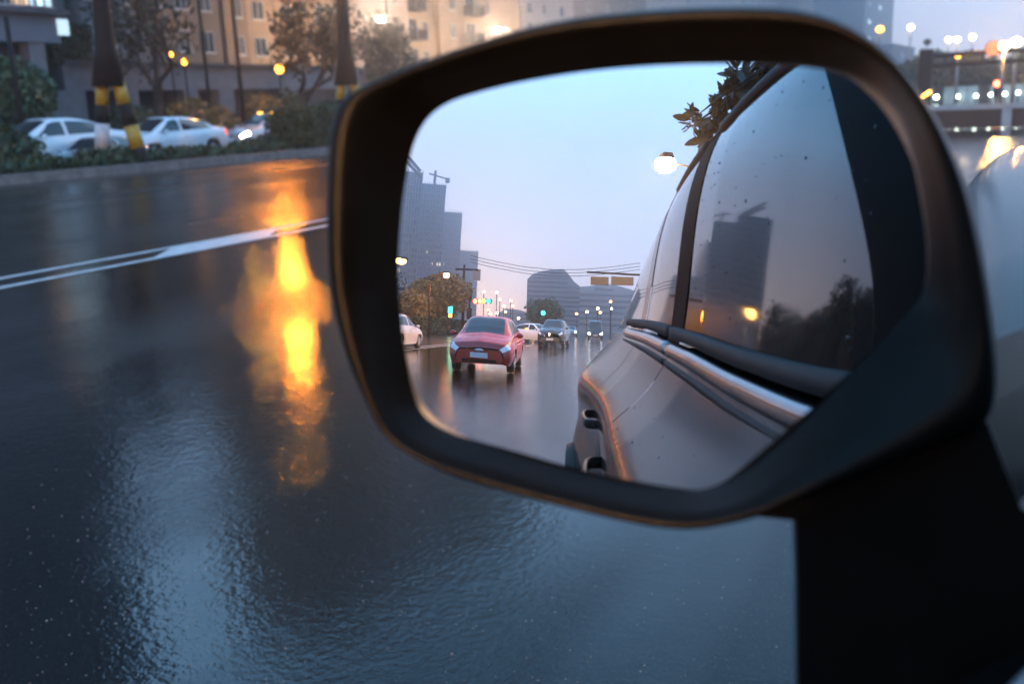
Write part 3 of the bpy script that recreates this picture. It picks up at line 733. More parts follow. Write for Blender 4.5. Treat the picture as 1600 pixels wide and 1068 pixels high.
def block(name, label, X, bays, z0, z1, depth=13, cat="building", floor=3.0, first=1.7, lit=(), upto=16):
    """bays: (px0, px1, proud, material, [(px, width, kind)])"""
    t = thing(name, label, cat)
    stuff = MB(); nf = 0
    for (p0, p1, proud, m_, wins) in bays:
        x = X + proud; y0, y1 = px_on(p0, X, 60), px_on(p1, X, 60)
        MB().span(X - depth, x, y0 + .01, y1 - .01, z0, z1).build("wall", m_, t)
        for i, (px, w, kind) in enumerate(wins):
            y = px_on(px, X, 40); y = min(max(y, y0 + w / 2 + .2), y1 - w / 2 - .2)
            k = 0; z = z0 + first
            while z + 1 < z1 - .8:
                if z < upto:
                    if kind == 'b':
                        balcony(t, x, y, z - 1.15, w + .6, True); add_window(t, x, y, z, w, 2.0)
                    else:
                        add_window(t, x, y, z, w, 1.55, lit[(px, k)] if (px, k) in lit else 'pane')
                else: stuff.span(x - .02, x + .04, y - w / 2, y + w / 2, z - .75, z + .75)
                z += floor; k += 1
        MB().span(X - depth - .3, x + .25, y0 + .02, y1 - .02, z1, z1 + .5).build("parapet", 'w_grey', t)
    if stuff.v:
        o = stuff.build("upper_windows", 'pane', t); o['kind'] = 'stuff'
    return t
AX = -62.0
block("apartment_block", "tall tan apartment block behind the right sparse tree", AX, [(432, 470, .0, 'w_tan', [(449, 1.3, 'w')]), (470, 548, .6, 'w_tan', [(490, 1.0, 'w'), (522, 1.3, 'w')])], 4.6, 57, first=2.6)
block("apartment_block", "lower tan block behind the dark street lamp post", AX, [(348, 384, .4, 'w_brown', [(366, 1.0, 'w')]), (384, 431, .0, 'w_tan', [(404, 1.5, 'w')])], 4.6, 24, first=2.6)
block("apartment_block", "pale pink apartment block with square windows above the left of the mirror", AX, [(549, 602, .5, 'w_pale', [(577, 1.25, 'w')]), (602, 640, .0, 'w_pale', [(619, .7, 'w')])], 4.6, 57.6, first=2.2, lit={(577, 0): 'pane_lit'})
block("apartment_block", "sand coloured apartment block with dark balconies above the mirror", AX, [(641, 684, -.3, 'w_sand', [(648, 1.5, 'b'), (667, 1.15, 'w')]), (684, 752, .3, 'w_sand', [(704, 1.2, 'w'), (731, 2.0, 'b')]), (752, 815, .0, 'w_tan', [(763, .7, 'w')])], 4.6, 58, first=2.2)
block("apartment_block", "pale far apartment block right of the sand coloured one", -78, [(816, 897, 0, 'w_pale', [(828, 1.6, 'w'), (851, .9, 'w'), (878, 1.3, 'w')])], 0, 26, first=4.6)
block("apartment_block", "brown far block half hidden behind the top of the mirror", -80, [(898, 1010, 0, 'w_brown', [(920, 1.3, 'w'), (950, 1.3, 'w'), (985, 1.3, 'w')])], 0, 25, first=3.5, upto=25)
block("apartment_block", "long pinkish block showing just above the middle of the mirror top", -86, [(1012, 1180, 0, 'w_pale', [(1035, 2, 'w'), (1075, 2, 'w'), (1120, 2, 'w'), (1160, 2, 'w')])], 0, 36, first=3.5, upto=36)
block("apartment_block", "pale block behind the right shoulder of the mirror", -92, [(1182, 1348, 0, 'w_pale', [(1210, 3, 'w'), (1250, 3, 'w'), (1290, 3, 'w'), (1330, 3, 'w')])], 0, 48, first=3.5, upto=48)
block("glass_tower", "teal tower with lit windows right of the mirror's top", -62, [(1349, 1394, 0, 'w_teal', [(1358, 6, 'w'), (1374, 6, 'w')])], 0, 70, depth=16, floor=5.5, first=7, lit={(1358, 3): 'pane_cool', (1374, 4): 'pane_cool', (1358, 2): 'pane_cool'}, upto=70, cat="tower")
block("low_building", "low grey block right of the mirror under the teal tower", -50, [(1396, 1430, 0, 'w_grey', [(1412, 5, 'w')])], 0, 14.5, first=4, floor=4, cat="building")
block("apartment_block", "shadowy grey brown block behind the left striped pole", -58, [(182, 262, .3, 'w_grey', [(205, 1.2, 'w'), (240, 1.2, 'w')]), (262, 346, 0, 'w_brown', [(285, 1.2, 'w'), (322, 1.2, 'w')])], 4.6, 22, first=2.4, depth=9)
block("apartment_block", "blue grey block with pale vertical ribs left of the striped pole", -56, [(122, 150, .5, 'w_grey', [(136, .8, 'w')]), (150, 166, .8, 'w_pale', []), (166, 181, .2, 'w_grey', [(173, .8, 'w')])], 4.6, 21, first=2.2, depth=9, lit={(173, 0): 'pane_cool'})
# corner shop with a blue fascia
sh = thing("corner_shop", "blue grey two storey shop with a deep fascia at the top left corner", "shop")
sx = -41.0; ya, yb = px_on(-160, sx, 60), px_on(95, sx, 60)
MB().span(sx - 9, sx - 1.5, ya, yb, 0, 5.0).build("wall", 'w_dark', sh)
MB().span(sx - 9, sx, ya, yb, 5.0, 6.2).build("fascia", 'w_blue', sh)
MB().span(sx - 9, sx + .5, ya - .3, yb + .3, 6.2, 6.42).build("roof_slab", 'w_dark', sh)
MB().span(sx - 9, sx - 1.2, ya, yb - 1.5, 6.42, 11).build("upper_wall", 'w_blue', sh)
MB().span(sx - .8, sx - .1, px_on(72, sx) , px_on(96, sx), 0, 5.0).build("column", 'stone', sh)
for px, w, m_ in ((30, 1.0, 'pane_orange'), (52, 1.1, 'pane_cool'), (68, .9, 'pane_cool'), (8, .9, 'pane'), (-20, 1.0, 'pane')):
    add_window(sh, sx - 1.2, px_on(px, sx - 1.2, 8), 7.5, w, 1.7, m_)
MB().box((sx + .05, px_on(96, sx, 35), 5.7), (.12, .55, .7)).build("lit_sign", 'pane_cool', sh)
block("apartment_block", "dark tall block behind the corner shop, past the left picture edge", -56, [(-420, 108, 0, 'w_dark', [(20, 1.4, 'w'), (-40, 1.4, 'w'), (-110, 1.4, 'w')])], 0, 48, first=9)
# arcade: columns, beam and roof in front of the blocks
ar = thing("arcade", "grey stone arcade of columns and a deep beam along the far pavement", "arcade")
ax = -42.6; y0, y1 = px_on(97, ax, 100), px_on(560, ax, 100)
MB().span(ax - 6, ax + .2, y0, y1, 4.15, 4.35).build("roof_slab", 'w_dark', ar)
MB().span(ax - .7, ax, y0, y1, 2.95, 4.15).build("beam", 'stone', ar)
MB().span(ax - 6, ax - 5, y0, y1, 0, 4.15).build("back_wall", 'w_dark', ar)
for px, w in ((104, 2.2), (205, 1.0), (300, 1.0), (355, 1.15), (452, 1.2), (535, 1.2)):
    y = px_on(px, ax, 160); MB().span(ax - .62, ax - .02 + .06, y - w / 2, y + w / 2, 0, 2.95).build("column", 'stone', ar)
# podium roof line under the right hand blocks
po = thing("podium", "dark flat roofed podium under the pale pink block", "building")
MB().span(-61.2, -53, px_on(560, -53, 110), px_on(815, -53, 110), 0, 4.4).build("wall", 'w_grey', po)
MB().span(-61.2, -52.4, px_on(558, -53, 110), px_on(818, -53, 110), 4.4, 5.0).build("roof_slab", 'w_dark', po)
for px in (575, 605, 640, 680): add_window(po, -53, px_on(px, -53, 120), 2.4, 2.2, 2.0)

# ================================================================== STREET FURNITURE, LEFT
def striped_pole(label, px, py):
    g_ = at_x(px, py, -23.7); t = thing("striped_gantry_pole", label, "pole", (g_[0], g_[1], 0), YAW, group="striped two legged poles on the median")
    MB().tube([(-.10, 0, 2.35), (-.06, 0, 3.4), (-.02, 0, 4.6), (0, 0, 9.5)], [.46, .29, .22, .20], 14).build("post", 'pole', t, True)
    for s_, bands in ((-1, ('white_band', 0.62, 1.35)), (1, ('yellow_band', .62, 1.25))):
        foot = np.array([s_ * .60 + .0, 0, 0]); head = np.array([s_ * .22 - .06, 0, 2.45])
        q = lambda z: foot + (head - foot) * (z / 2.45)
        zs = [0, bands[1], bands[2], 1.85, 2.45]
        for k, m_ in enumerate(('pole', 'white_band' if s_ < 0 else 'yellow', 'pole', 'yellow')):
            MB().tube([q(zs[k]), q(zs[k + 1])], [.215 - .012 * k] * 2, 14).build("leg" if m_ == 'pole' else "band", m_, t, True)
    return t
striped_pole("black two legged gantry pole with yellow and white bands at the left", 190, 245)
striped_pole("black two legged gantry pole with yellow bands beside the mirror's left edge", 553, 232)
def post(label, pxt, pyt, X, r=.07, base=None, name="lamp_post", lamp=None, group=None, curve=0):
    p = at_x(pxt, pyt, X); t = thing(name, label, "lamp post", (p[0], p[1], 0), group=group)
    MB().tube([(0, 0, 0), (0, 0, p[2] * .5), (0, 0, p[2])], [r, r * .85, r * .7], 10).build("post", 'pole', t, True)
    MB().tube([(0, 0, 0), (0, 0, .5)], r * 1.5, 10).build("base", 'pole', t, True)
    return t, p
post("thin dark post at the far left edge with a plain top", 9, 26, -36.9, .13)
post("slim post in front of the pale pink block", 599, -60, -50, .15)
lp = thing("wall_lantern", "small orange lantern glowing under the sparse tree", "lantern", at_x(443, 180, -40.5) * np.array([1, 1, 0]))
q = at_x(443, 108, -40.5)
MB().tube([(0, 0, 0), (0, 0, q[2] - .25)], .05, 8).build("post", 'pole', lp)
MB().sphere((0, 0, q[2]), (.24, .24, .26)).build("globe", 'lantern', lp, True)
MB().tube([(0, 0, q[2] + .24), (0, 0, q[2] + .40)], [.22, .05], 10).build("cap", 'pole', lp)
for px, py, lab in ((266, 86, "yellow lantern left of two in the sparse tree"), (288, 97, "yellow lantern right of two in the sparse tree")):
    q = at_x(px, py, -40.2); lw = thing("garden_lantern", lab, "lantern", (q[0], q[1], 0))
    MB().tube([(0, 0, 0), (0, 0, q[2] - .2)], .04, 8).build("post", 'pole', lw)
    MB().sphere((0, 0, q[2]), (.13, .13, .15)).build("globe", 'lantern', lw, True)
def street_lamp(label, head, base, mat_='sodium', r=.10, size=(.55, .28, .14), name="street_lamp", group=None, shield=False):
    head = np.array(head, float); base = np.array(base, float)
    t = thing(name, label, "street lamp", (base[0], base[1], 0), group=group)
    h = head - np.array([base[0], base[1], 0]); zt = h[2] - .5
    MB().tube([(0, 0, 0), (0, 0, zt * .5), (0, 0, zt)], [r, r * .8, r * .6], 10).build("post", 'pole', t, True)
    MB().tube([(0, 0, zt - .05), (h[0] * .3, h[1] * .3, h[2] - .12), (h[0] * .95, h[1] * .95, h[2] + .10)], [r * .5, r * .42, r * .36], 8).build("arm", 'pole', t, True)
    d = math.atan2(h[1], h[0]) if abs(h[0]) + abs(h[1]) > .01 else 0
    globe = mat_ == 'halo'
    MB().box((h[0], h[1], h[2] + (.11 if not globe else .30)), (size[0] * (1.15 if not globe else .5), size[1] * 1.15, size[2] * .7), d, .8).build("lamp_head", 'pole', t)
    if shield: MB().span(h[0] - .62, h[0] - .58, h[1] - 1.0, h[1] + 1.0, h[2] - .75, h[2] + .3).build("added_light_shield", 'pole', t)  # unseen plate added to keep lamplight off the arcade and trees
    MB().sphere((h[0], h[1], h[2] - size[2] * (.5 if not globe else .1)), (max(size[0], size[1]) * .45, max(size[0], size[1]) * .45, size[2])).build("lamp", mat_, t, True)
    return t
gl_ = "sodium street lamps along the road"
q = at_x(412, -62, -34.0); b_ = at_x(383, 205, -36.9); street_lamp("dark street lamp post in front of the arcade left of the small orange lantern", q, (-36.9, b_[1], 0), 'sodium_strong', r=.13, shield=True, size=(.44, .30, .2), group=gl_)
q = at_x(352, -75, -36.5); street_lamp("second street lamp on the far pavement above the picture", q, (-38.2, q[1] - .4, 0), size=(.17, .12, .07), group=gl_)
for k, (x, y) in enumerate(((-50, 72), (-50, 92), (-50, 112))):  # unseen lamps added to throw warm light on the apartment fronts
    street_lamp(["added fill lamp out of view that warms the tall tan block", "added fill lamp out of view that warms the sand coloured block", "added fill lamp out of view that warms the pale far block"][k], (x - 2.2, y, 9.0), (x, y, 0), 'facade_fill_lamp', size=(.6, .35, .14), group=gl_)

# ================================================================== AHEAD, RIGHT EDGE
gy = 62.0
gn = thing("road_gantry", "dark two rail gantry across the road ahead with a round sign on it", "gantry")
pl = at_y(1446, 120, gy); tl = at_y(1447, 88, gy); tr_ = at_y(1640, 74, gy)
MB().span(pl[0] - .35, pl[0] + .35, gy - .3, gy + .3, 0, tl[2] + .35).build("column", 'pole', gn)
MB().tube([(tl[0], gy, tl[2]), (tr_[0] + 8, gy, tr_[2])], .13, 8).build("rail", 'pole', gn)
MB().tube([(tl[0], gy, tl[2] - .52), (tr_[0] + 8, gy, tr_[2] - .52)], .11, 8).build("rail", 'pole', gn)
for k in range(9):
    x = tl[0] + 1 + k * 1.9
    z = tl[2] + (tr_[2] - tl[2]) * (x - tl[0]) / (tr_[0] + 8 - tl[0])
    MB().tube([(x, gy, z - .52), (x, gy, z)], .05, 6).build("strut", 'pole', gn)
rs = at_y(1551, 76, gy - .4)
r_o = thing("round_sign", "round pale sign with a reddish rim standing on the gantry rail", "sign", (rs[0], rs[1], rs[2]))
MB().tube([(0, 0, 0), (0, .04, 0)], .40, 24).build("plate", 'red_band', r_o)
MB().tube([(0, -.012, 0), (0, -.002, 0)], .33, 24).build("face", 'signm', r_o)
fm = MB()                                                     # the dark "60" read on its face, built as strokes
def stroke(pts): fm.tube([(x, -.02, z) for x, z in pts], .028, 6)
stroke([(-.05, .16), (-.16, .10), (-.20, -.04), (-.17, -.15), (-.09, -.16), (-.04, -.08), (-.08, 0), (-.18, -.03)])
stroke([(.12, .16), (.20, .08), (.20, -.08), (.12, -.16), (.05, -.08), (.05, .08), (.12, .16)])
fm.build("digits", 'signb', r_o)
gr = "lamps ahead beyond the gantry"
def far_lamp(px, py, Y, m_, lab, r=.22):
    q = at_y(px, py, Y); t = thing("street_lamp", lab, "street lamp", (q[0], q[1], 0), group=gr)
    MB().tube([(0, 0, 0), (0, 0, q[2])], [.12, .07], 8).build("post", 'steel', t, True)
    MB().sphere((0, 0, q[2]), (r, r, r * .8)).build("lamp", m_, t, True)
far_lamp(1375, 46, 70, 'amber', "yellow lamp in front of the teal tower", .25)
far_lamp(1423, 43, 110, 'warm', "single white lamp right of the teal tower", .28)
far_lamp(1482, 62, 110, 'warm', "left lamp of the close pair over the gantry", .24); far_lamp(1496, 62, 110, 'warm', "right lamp of the close pair over the gantry", .24)
far_lamp(1520, 58, 110, 'warm', "white lamp between the close pair and the round sign", .26)
far_lamp(1497, 87, 90, 'amber', "yellow lamp showing between the gantry rails", .26)
far_lamp(1569, 72, 58, 'sodium', "bright orange lamp just right of the round sign", .22); far_lamp(1588, 66, 66, 'warm', "pale lamp at the right picture edge over the gantry", .30)
far_lamp(1449, 66, 140, 'pole', "unlit lamp head near the gantry column", .5)
ts = at_y(1558, 131, 75); t = thing("traffic_light", "traffic signal showing red ahead at the right", "traffic light", (ts[0], ts[1], 0))
MB().tube([(0, 0, 0), (0, 0, ts[2] - .4)], .07, 8).build("post", 'pole', t); MB().box((0, .1, ts[2] - .3), (.4, .2, 1.1)).build("casing", 'pole', t)
MB().sphere((0, -.06, ts[2]), (.2, .08, .2)).build("red_lens", 'red_light', t, True)
wy = 95.0
wl_ = thing("boundary_wall", "pale blue grey panel wall with a row of white lamps ahead", "wall")
a = at_y(1440, 150, wy); b = at_y(1700, 140, wy)
n = 14
for k in range(n):
    x0 = a[0] + (b[0] - a[0]) * k / n; x1 = a[0] + (b[0] - a[0]) * (k + 1) / n
    MB().span(x0 + .03, x1 - .03, wy, wy + .15, 0, 1.45).build("panel", 'panel' if k % 4 != 1 else 'signb', wl_)
gw = "row of white lamps on the boundary wall"
for k, (px, py) in enumerate(((1463, 152), (1497, 151), (1525, 150), (1548, 148), (1570, 147), (1591, 145))):
    q = at_y(px, py, wy - .4); t = thing("bollard_lamp", ["first", "second", "third", "fourth", "fifth", "sixth"][k] + " white lamp from the left in the row by the boundary wall", "lamp", (q[0], q[1], 0), group=gw)
    MB().tube([(0, 0, 0), (0, 0, q[2] - .2)], .06, 8).build("post", 'pole', t); MB().sphere((0, 0, q[2]), .13 if k else .18).build("lamp", 'green_white', t, True)
q = at_y(1445, 150, 45); t = thing("marker_light", "slanting yellow flasher beside the mirror at the right", "warning light", (q[0], q[1], 0))
MB().tube([(0, 0, 0), (0, 0, q[2])], .04, 8).build("post", 'pole', t); MB().tube([(-.2, 0, q[2] - .12), (.22, 0, q[2] + .18)], .07, 8).build("lamp", 'amber', t)
by = 37.0
rb = thing("road_barrier", "dark barrier with a pale top rail across the road ahead", "barrier")
a = at_y(1430, 168, by); b = at_y(1568, 158, by); c = at_y(1700, 150, by)
MB().span(a[0], b[0], by, by + .3, .02, .62).build("panel", 'signb', rb)
MB().span(b[0] + .25, c[0] + 3, by, by + .3, .02, .62).build("panel", 'signb', rb)
MB().span(b[0] - .02, b[0] + .27, by - .02, by + .32, .02, .62).build("end_post", 'panel', rb)
MB().span(a[0], c[0] + 3, by - .05, by + .4, .62, .78).build("top_rail", 'panel', rb)
for k, (px, Y, h_, r_) in enumerate(((1428, 100, 4.0, 2.4), (1462, 110, 4.6, 3.0), (1508, 100, 4.0, 2.8), (1535, 120, 3.8, 2.6), (1575, 125, 3.4, 2.4), (1604, 112, 4.4, 2.8))):
    q = at_y(px, 150, Y); tree("roadside_tree", ["tree beside the low grey block ahead", "tree under the left end of the gantry", "darkest tree under the middle of the gantry", "tree left of the red signal", "small tree behind the red signal", "tree at the right edge under the gantry"][k] , (q[0], Y, 0), h_, r_, 'leaf_hedge' if k != 2 else 'leaf', 2600, .26, .35, .16, group="trees ahead under the gantry")
for k, px in enumerate((1565, 1577, 1590)):
    q = at_y(px, 95, 150); t = thing("mast", ["left", "middle", "right"][k] + " thin mast under the gantry at the right edge", "mast", (q[0], 150, 0)); MB().tube([(0, 0, 0), (0, 0, q[2])], .16, 6).build("pole", 'steel', t)

# ================================================================== BEHIND US (seen in the mirror)
def mbase(px, py, D):
    p = m_d(px, py, D); return p
def tower(label, px0, px1, ytop, D, m1, m2, split, crane=False, name="scaffolded_tower", depth_px=0):
    a = m_d(px0, ytop, D); b = m_d(px1, ytop, D); t = thing(name, label, "tower", (0, 0, 0))
    zt = (a[2] + b[2]) / 2; u = (b - a); u[2] = 0; L_ = np.linalg.norm(u); u /= L_; w = np.array([u[1], -u[0], 0])
    if w @ (a - EYE) < 0: w = -w
    def prism(z0, z1, gr_=0.0):
        p = [a - u * gr_ - w * gr_, b + u * gr_ - w * gr_, b + u * gr_ + w * (26 + gr_), a - u * gr_ + w * (26 + gr_)]
        return MB().loops([[(q[0], q[1], z0) for q in p], [(q[0], q[1], z1) for q in p]], cap='both')
    prism(0, split * zt).build("lower_floors", m2, t); prism(split * zt, zt, .25).build("netting", m1, t)
    sc_ = MB()
    nfl = int(zt / 3.2)
    for k in range(1, nfl): 
        p, q = a - w * .5, b - w * .5; sc_.tube([(p[0], p[1], k * 3.2), (q[0], q[1], k * 3.2)], .20, 4)
    for k in range(12):
        p = a + u * L_ * k / 11 - w * .5; sc_.tube([(p[0], p[1], 0), (p[0], p[1], zt + 1.0)], .21, 4)
    for k in range(int(zt // 14)):
        p, q = a - w * .56, b - w * .56
        sc_.tube([(p[0], p[1], k * 14), (q[0], q[1], k * 14 + 14)], .22, 4); sc_.tube([(q[0], q[1], k * 14), (p[0], p[1], k * 14 + 14)], .22, 4)
    o = sc_.build("scaffolding", 'steel', t); 
    op = MB(); lt = MB()
    for k in range(1, int(split * zt / 3.2)):
        for j in range(10):
            if rng.random() < .55:
                c_ = a + u * L_ * (j + .5) / 10 - w * .02
                (lt if rng.random() < .05 else op).box((c_[0], c_[1], k * 3.2 + 1.6), (L_ / 16, .3, 1.7), math.atan2(u[1], u[0]))
    if op.v: o = op.build("openings", 'pane', t); o['kind'] = 'stuff'
    if lt.v: o = lt.build("lit_openings", 'pane_lit', t); o['kind'] = 'stuff'
    if crane:
        m_ = a + u * L_ * .55 + w * 8
        k = MB().box((m_[0], m_[1], zt + 5), (1.4, 1.4, 10)); k.build("crane_mast", 'pole', t)
        e1 = m_ + u * 8 ; e0 = m_ - u * 4
        MB().tube([(e0[0], e0[1], zt + 8), (e1[0], e1[1], zt + 5.5)], .5, 6).build("crane_jib", 'pole', t)
        MB().box((e1[0], e1[1], zt + 4.8), (2.4, 2.4, 2.6)).build("counterweight", 'pole', t)
    return t
tower("nearest building site tower under teal netting, cut by the left edge of the mirror", 612, 661, 268, 290, 'netting', 'netting_low', .72)
tower("second building site tower under teal netting with a crane on top", 656, 697, 288, 350, 'netting', 'netting_low', .66, crane=True)
tower("third building site tower under teal netting, the lowest of the three", 694, 722, 332, 410, 'netting', 'netting_low', .62)
tower("pale unfinished tower right of the netted ones", 715, 747, 392, 450, 'concrete', 'concrete', .5, name="pale_tower")
# two beams standing off the roof of the nearest tower
t = thing("roof_hoist", "pair of slanting hoist beams on the nearest netted tower", "hoist")
for k in range(2):
    p, q = m_d(630, 236 + k * 10, 288), m_d(657, 268 + k * 8, 288); MB().tube([p, q], .8, 6).build("beam", 'pole', t)
# curved office block and neighbours
def extruded(name, label, px_tops, D, m_, thick=30, floors=0, cat="building"):
    t = thing(name, label, cat)
    top = [m_d(x, y, D) for x, y in px_tops]; w = top[0] - EYE; w[2] = 0; w /= np.linalg.norm(w)
    fr_ = [np.array([p[0], p[1], 0]) for p in top]
    mb = MB(); n = len(top)
    for k in range(n - 1):
        mb.quad(fr_[k], fr_[k + 1], top[k + 1], top[k]); mb.quad(top[k], top[k + 1], top[k + 1] + w * thick, top[k] + w * thick)
    mb.quad(fr_[0], top[0], top[0] + w * thick, fr_[0] + w * thick); mb.quad(top[-1], fr_[-1], fr_[-1] + w * thick, top[-1] + w * thick)
    mb.build("wall", m_, t)
    zmax = max(p[2] for p in top)
    for j in range(1, floors):
        z = zmax * j / floors; seg = [k for k in range(n) if top[k][2] > z + 1]
        if len(seg) < 2: continue
        p, q = fr_[seg[0]] - w * .3, fr_[seg[-1]] - w * .3
        MB().tube([(p[0], p[1], z), (q[0], q[1], z - .0)], zmax / floors * .22, 4).build("window_band", 'pane', t)
    return t
extruded("curved_office", "grey office block with a curved roof and window bands far behind", [(824, 436), (832, 428), (845, 424), (860, 421), (880, 420), (888, 428), (897, 440), (906, 447)], 330, 'office', floors=13)
extruded("far_block", "lower hazy block stepping down right of the curved office", [(904, 448), (930, 446), (931, 442), (958, 444), (985, 452), (1010, 460)], 380, 'concrete', floors=8)
extruded("far_block", "low hazy building behind the lamps in the middle of the mirror", [(778, 490), (790, 482), (812, 484), (824, 488)], 420, 'office', floors=4)
extruded("far_block", "low wide building behind the yellow tree at the mirror's left edge", [(600, 440), (640, 440), (641, 452), (700, 455)], 120, 'concrete', floors=6)
# trees behind
q = m_d(683, 500, 62); tt = tree("roadside_tree", "yellow lit bushy tree left of the utility pole in the mirror", (q[0], q[1], 0), (m_d(683, 418, 62)[2]) , 3.9, 'leaf_yellow', 9000, .22, .30, .22)  # its yellow lamplight is put into the leaf colour
q = m_d(650, 500, 55); tree("roadside_tree", "reddish tree at the left edge of the mirror glass", (q[0], q[1], 0), (m_d(645, 452, 55)[2]), 2.6, 'leaf_yellow', 4500, .2, .30, .18)
q = m_d(856, 500, 85); tree("round_tree", "round dark green tree behind the dark off-roader in the mirror", (q[0], q[1], 0), (m_d(856, 462, 85)[2]), 2.6, 'leaf_green', 6000, .22, .32, .16)
for k, (px, D, lab) in enumerate(((662, 58, "hedge on the median left of the green signal in the mirror"), (688, 66, "hedge on the median under the green signal in the mirror"), (712, 76, "hedge on the median behind the utility pole in the mirror"))):
    q = m_d(px, 505, D); shrub(lab, (q[0], q[1], .75), (1.5, 5.0, .75), 2200, .14, name="median_hedge", cat="hedge", box=True, group="hedges along the median behind")
tn = thing("white_tent", "small white pointed canvas tent behind the median hedge in the mirror", "tent", (lambda q: (q[0], q[1], 0))(m_d(668, 500, 72)))
MB().loops([[(-2, -2, 0), (2, -2, 0), (2, 2, 0), (-2, 2, 0)], [(-2, -2, 1.6), (2, -2, 1.6), (2, 2, 1.6), (-2, 2, 1.6)], [(-.1, -.1, 3.2), (.1, -.1, 3.2), (.1, .1, 3.2), (-.1, .1, 3.2)]], cap='both').build("canvas", 'tent', tn)
# utility pole, signals, gantry sign, wires
q = m_d(723, 500, 68); up = m_d(727, 413, 68); t = thing("utility_pole", "utility pole with one long cross arm left of the red hatchback", "pole", (q[0], q[1], 0))
MB().tube([(0, 0, 0), (0, 0, up[2])], [.20, .13], 10).build("post", 'pole', t, True)
l = m_d(710, 420, 68); r_ = m_d(748, 421, 68); dx = np.array([r_[0] - q[0], 0, 0])
MB().box(((l[0] + r_[0]) / 2 - q[0], 0, up[2] - .55), (abs(r_[0] - l[0]), .16, .22)).build("cross_arm", 'pole', t)
MB().box((r_[0] - q[0] - .2, 0, up[2] - 1.1), (.9, .12, 1.3)).build("sign_plate", 'concrete', t)
q = m_d(733, 500, 64); up = m_d(735, 452, 64); t = thing("traffic_light", "traffic signals with red and green lenses on a mast arm above the red hatchback", "traffic light", (q[0], q[1], 0))
MB().tube([(0, 0, 0), (0, 0, up[2])], .12, 8).build("post", 'pole', t); MB().box((0, 0, up[2] - .5), (.5, .4, 1.2)).build("casing", 'pole', t); MB().box((0, 0, up[2] - 2.6), (.5, .4, 1.2)).build("casing", 'pole', t)
arm = [m_d(x, 470, 64) for x in (735, 770)]
MB().tube([(0, 0, arm[0][2]), (arm[1][0] - q[0], 0, arm[1][2])], .08, 6).build("arm", 'pole', t)
for px, m_ in ((740, 'red_light'), (748, 'red_light'), (754, 'amber'), (762, 'green_light')):
    p = m_d(px, 470, 63); MB().box((p[0] - q[0], 0, p[2]), (.62, .2, .5)).build("casing", 'signb', t); MB().sphere((p[0] - q[0], .14, p[2]), (.24, .08, .24)).build("lens", m_, t, True)
q = m_d(704, 487, 60); t = thing("pedestrian_signal", "green pedestrian signal over the median hedge in the mirror", "traffic light", (q[0], q[1], 0))
MB().tube([(0, 0, 0), (0, 0, q[2] - .4)], .07, 8).build("post", 'pole', t); MB().box((0, 0, q[2]), (.7, .2, 1.3)).build("casing", 'signb', t)
MB().box((0, .12, q[2] + .2), (.45, .06, .7)).build("green_lens", 'green_light', t); MB().box((0, .12, q[2] - .4), (.36, .06, .3)).build("amber_lens", 'amber', t)
q = m_d(858, 480, 95); t = thing("traffic_light", "green signal in front of the round tree in the mirror", "traffic light", (m_d(849, 480, 80)[0], m_d(849, 480, 80)[1], 0)); p = m_d(849, 490, 80)
MB().tube([(0, 0, 0), (0, 0, p[2])], .08, 8).build("post", 'pole', t); MB().box((0, 0, p[2]), (.5, .3, .9)).build("casing", 'signb', t); MB().sphere((0, .2, p[2] + .1), (.3, .1, .3)).build("green_lens", 'green_light', t, True)
t = thing("gantry_sign", "pair of dark sign boards hanging from a mast arm in the mirror", "sign"); D = 48
a, b = m_d(917, 425, D), m_d(1010, 430, D); MB().tube([a, b], .09, 6).build("arm", 'pole', t)
for x0, x1 in ((923, 951), (955, 990)):
    p = m_d(x0, 432, D); q = m_d(x1, 434, D); r_ = m_d(x0, 445, D)
    MB().box((p + q) / 2 * np.array([1, 1, 0]) + np.array([0, 0, (p[2] + r_[2]) / 2]), (abs(q[0] - p[0]), .15, p[2] - r_[2])).build("board", 'signb', t)
MB().tube([(b[0] + 1.2, b[1], 0), (b[0] + 1.2, b[1], b[2] + .5)], .16, 8).build("post", 'pole', t)
for k in range(3):
    a, b = m_d(735, 399 + k * 5, 120), m_d(1000, 411 + k * 5, 120); n = 14
    pts = [a + (b - a) * j / n - np.array([0, 0, 2.0 * math.sin(math.pi * j / n)]) for j in range(n + 1)]
    tag(MB().tube(pts, .055, 4).build("overhead_wire", 'pole'), ["topmost", "middle", "lowest"][k] + " of three overhead wires across the sky in the mirror", "wire", "overhead wires")
gm_ = "street lamps far behind in the mirror"
q = m_d(1040, 256, 25); base = (q[0] + 2.4, q[1] - .5, 0); street_lamp("brightest street lamp with a haloed head over the car roof in the mirror", q, base, 'halo', size=(1.0, .6, .34), group=gm_)
q = m_d(626, 405, 55); street_lamp("orange street lamp at the left edge of the mirror glass", q, (q[0] - 3.2, q[1] - 1, 0), 'sodium_far', size=(1.3, .6, .3), group=gm_)
q = m_d(698, 428, 46); street_lamp("orange street lamp over the yellow tree in the mirror", q, (q[0] - 1.5, q[1] - .3, 0), 'sodium_strong', size=(.5, .3, .2), group=gm_)
k = 0
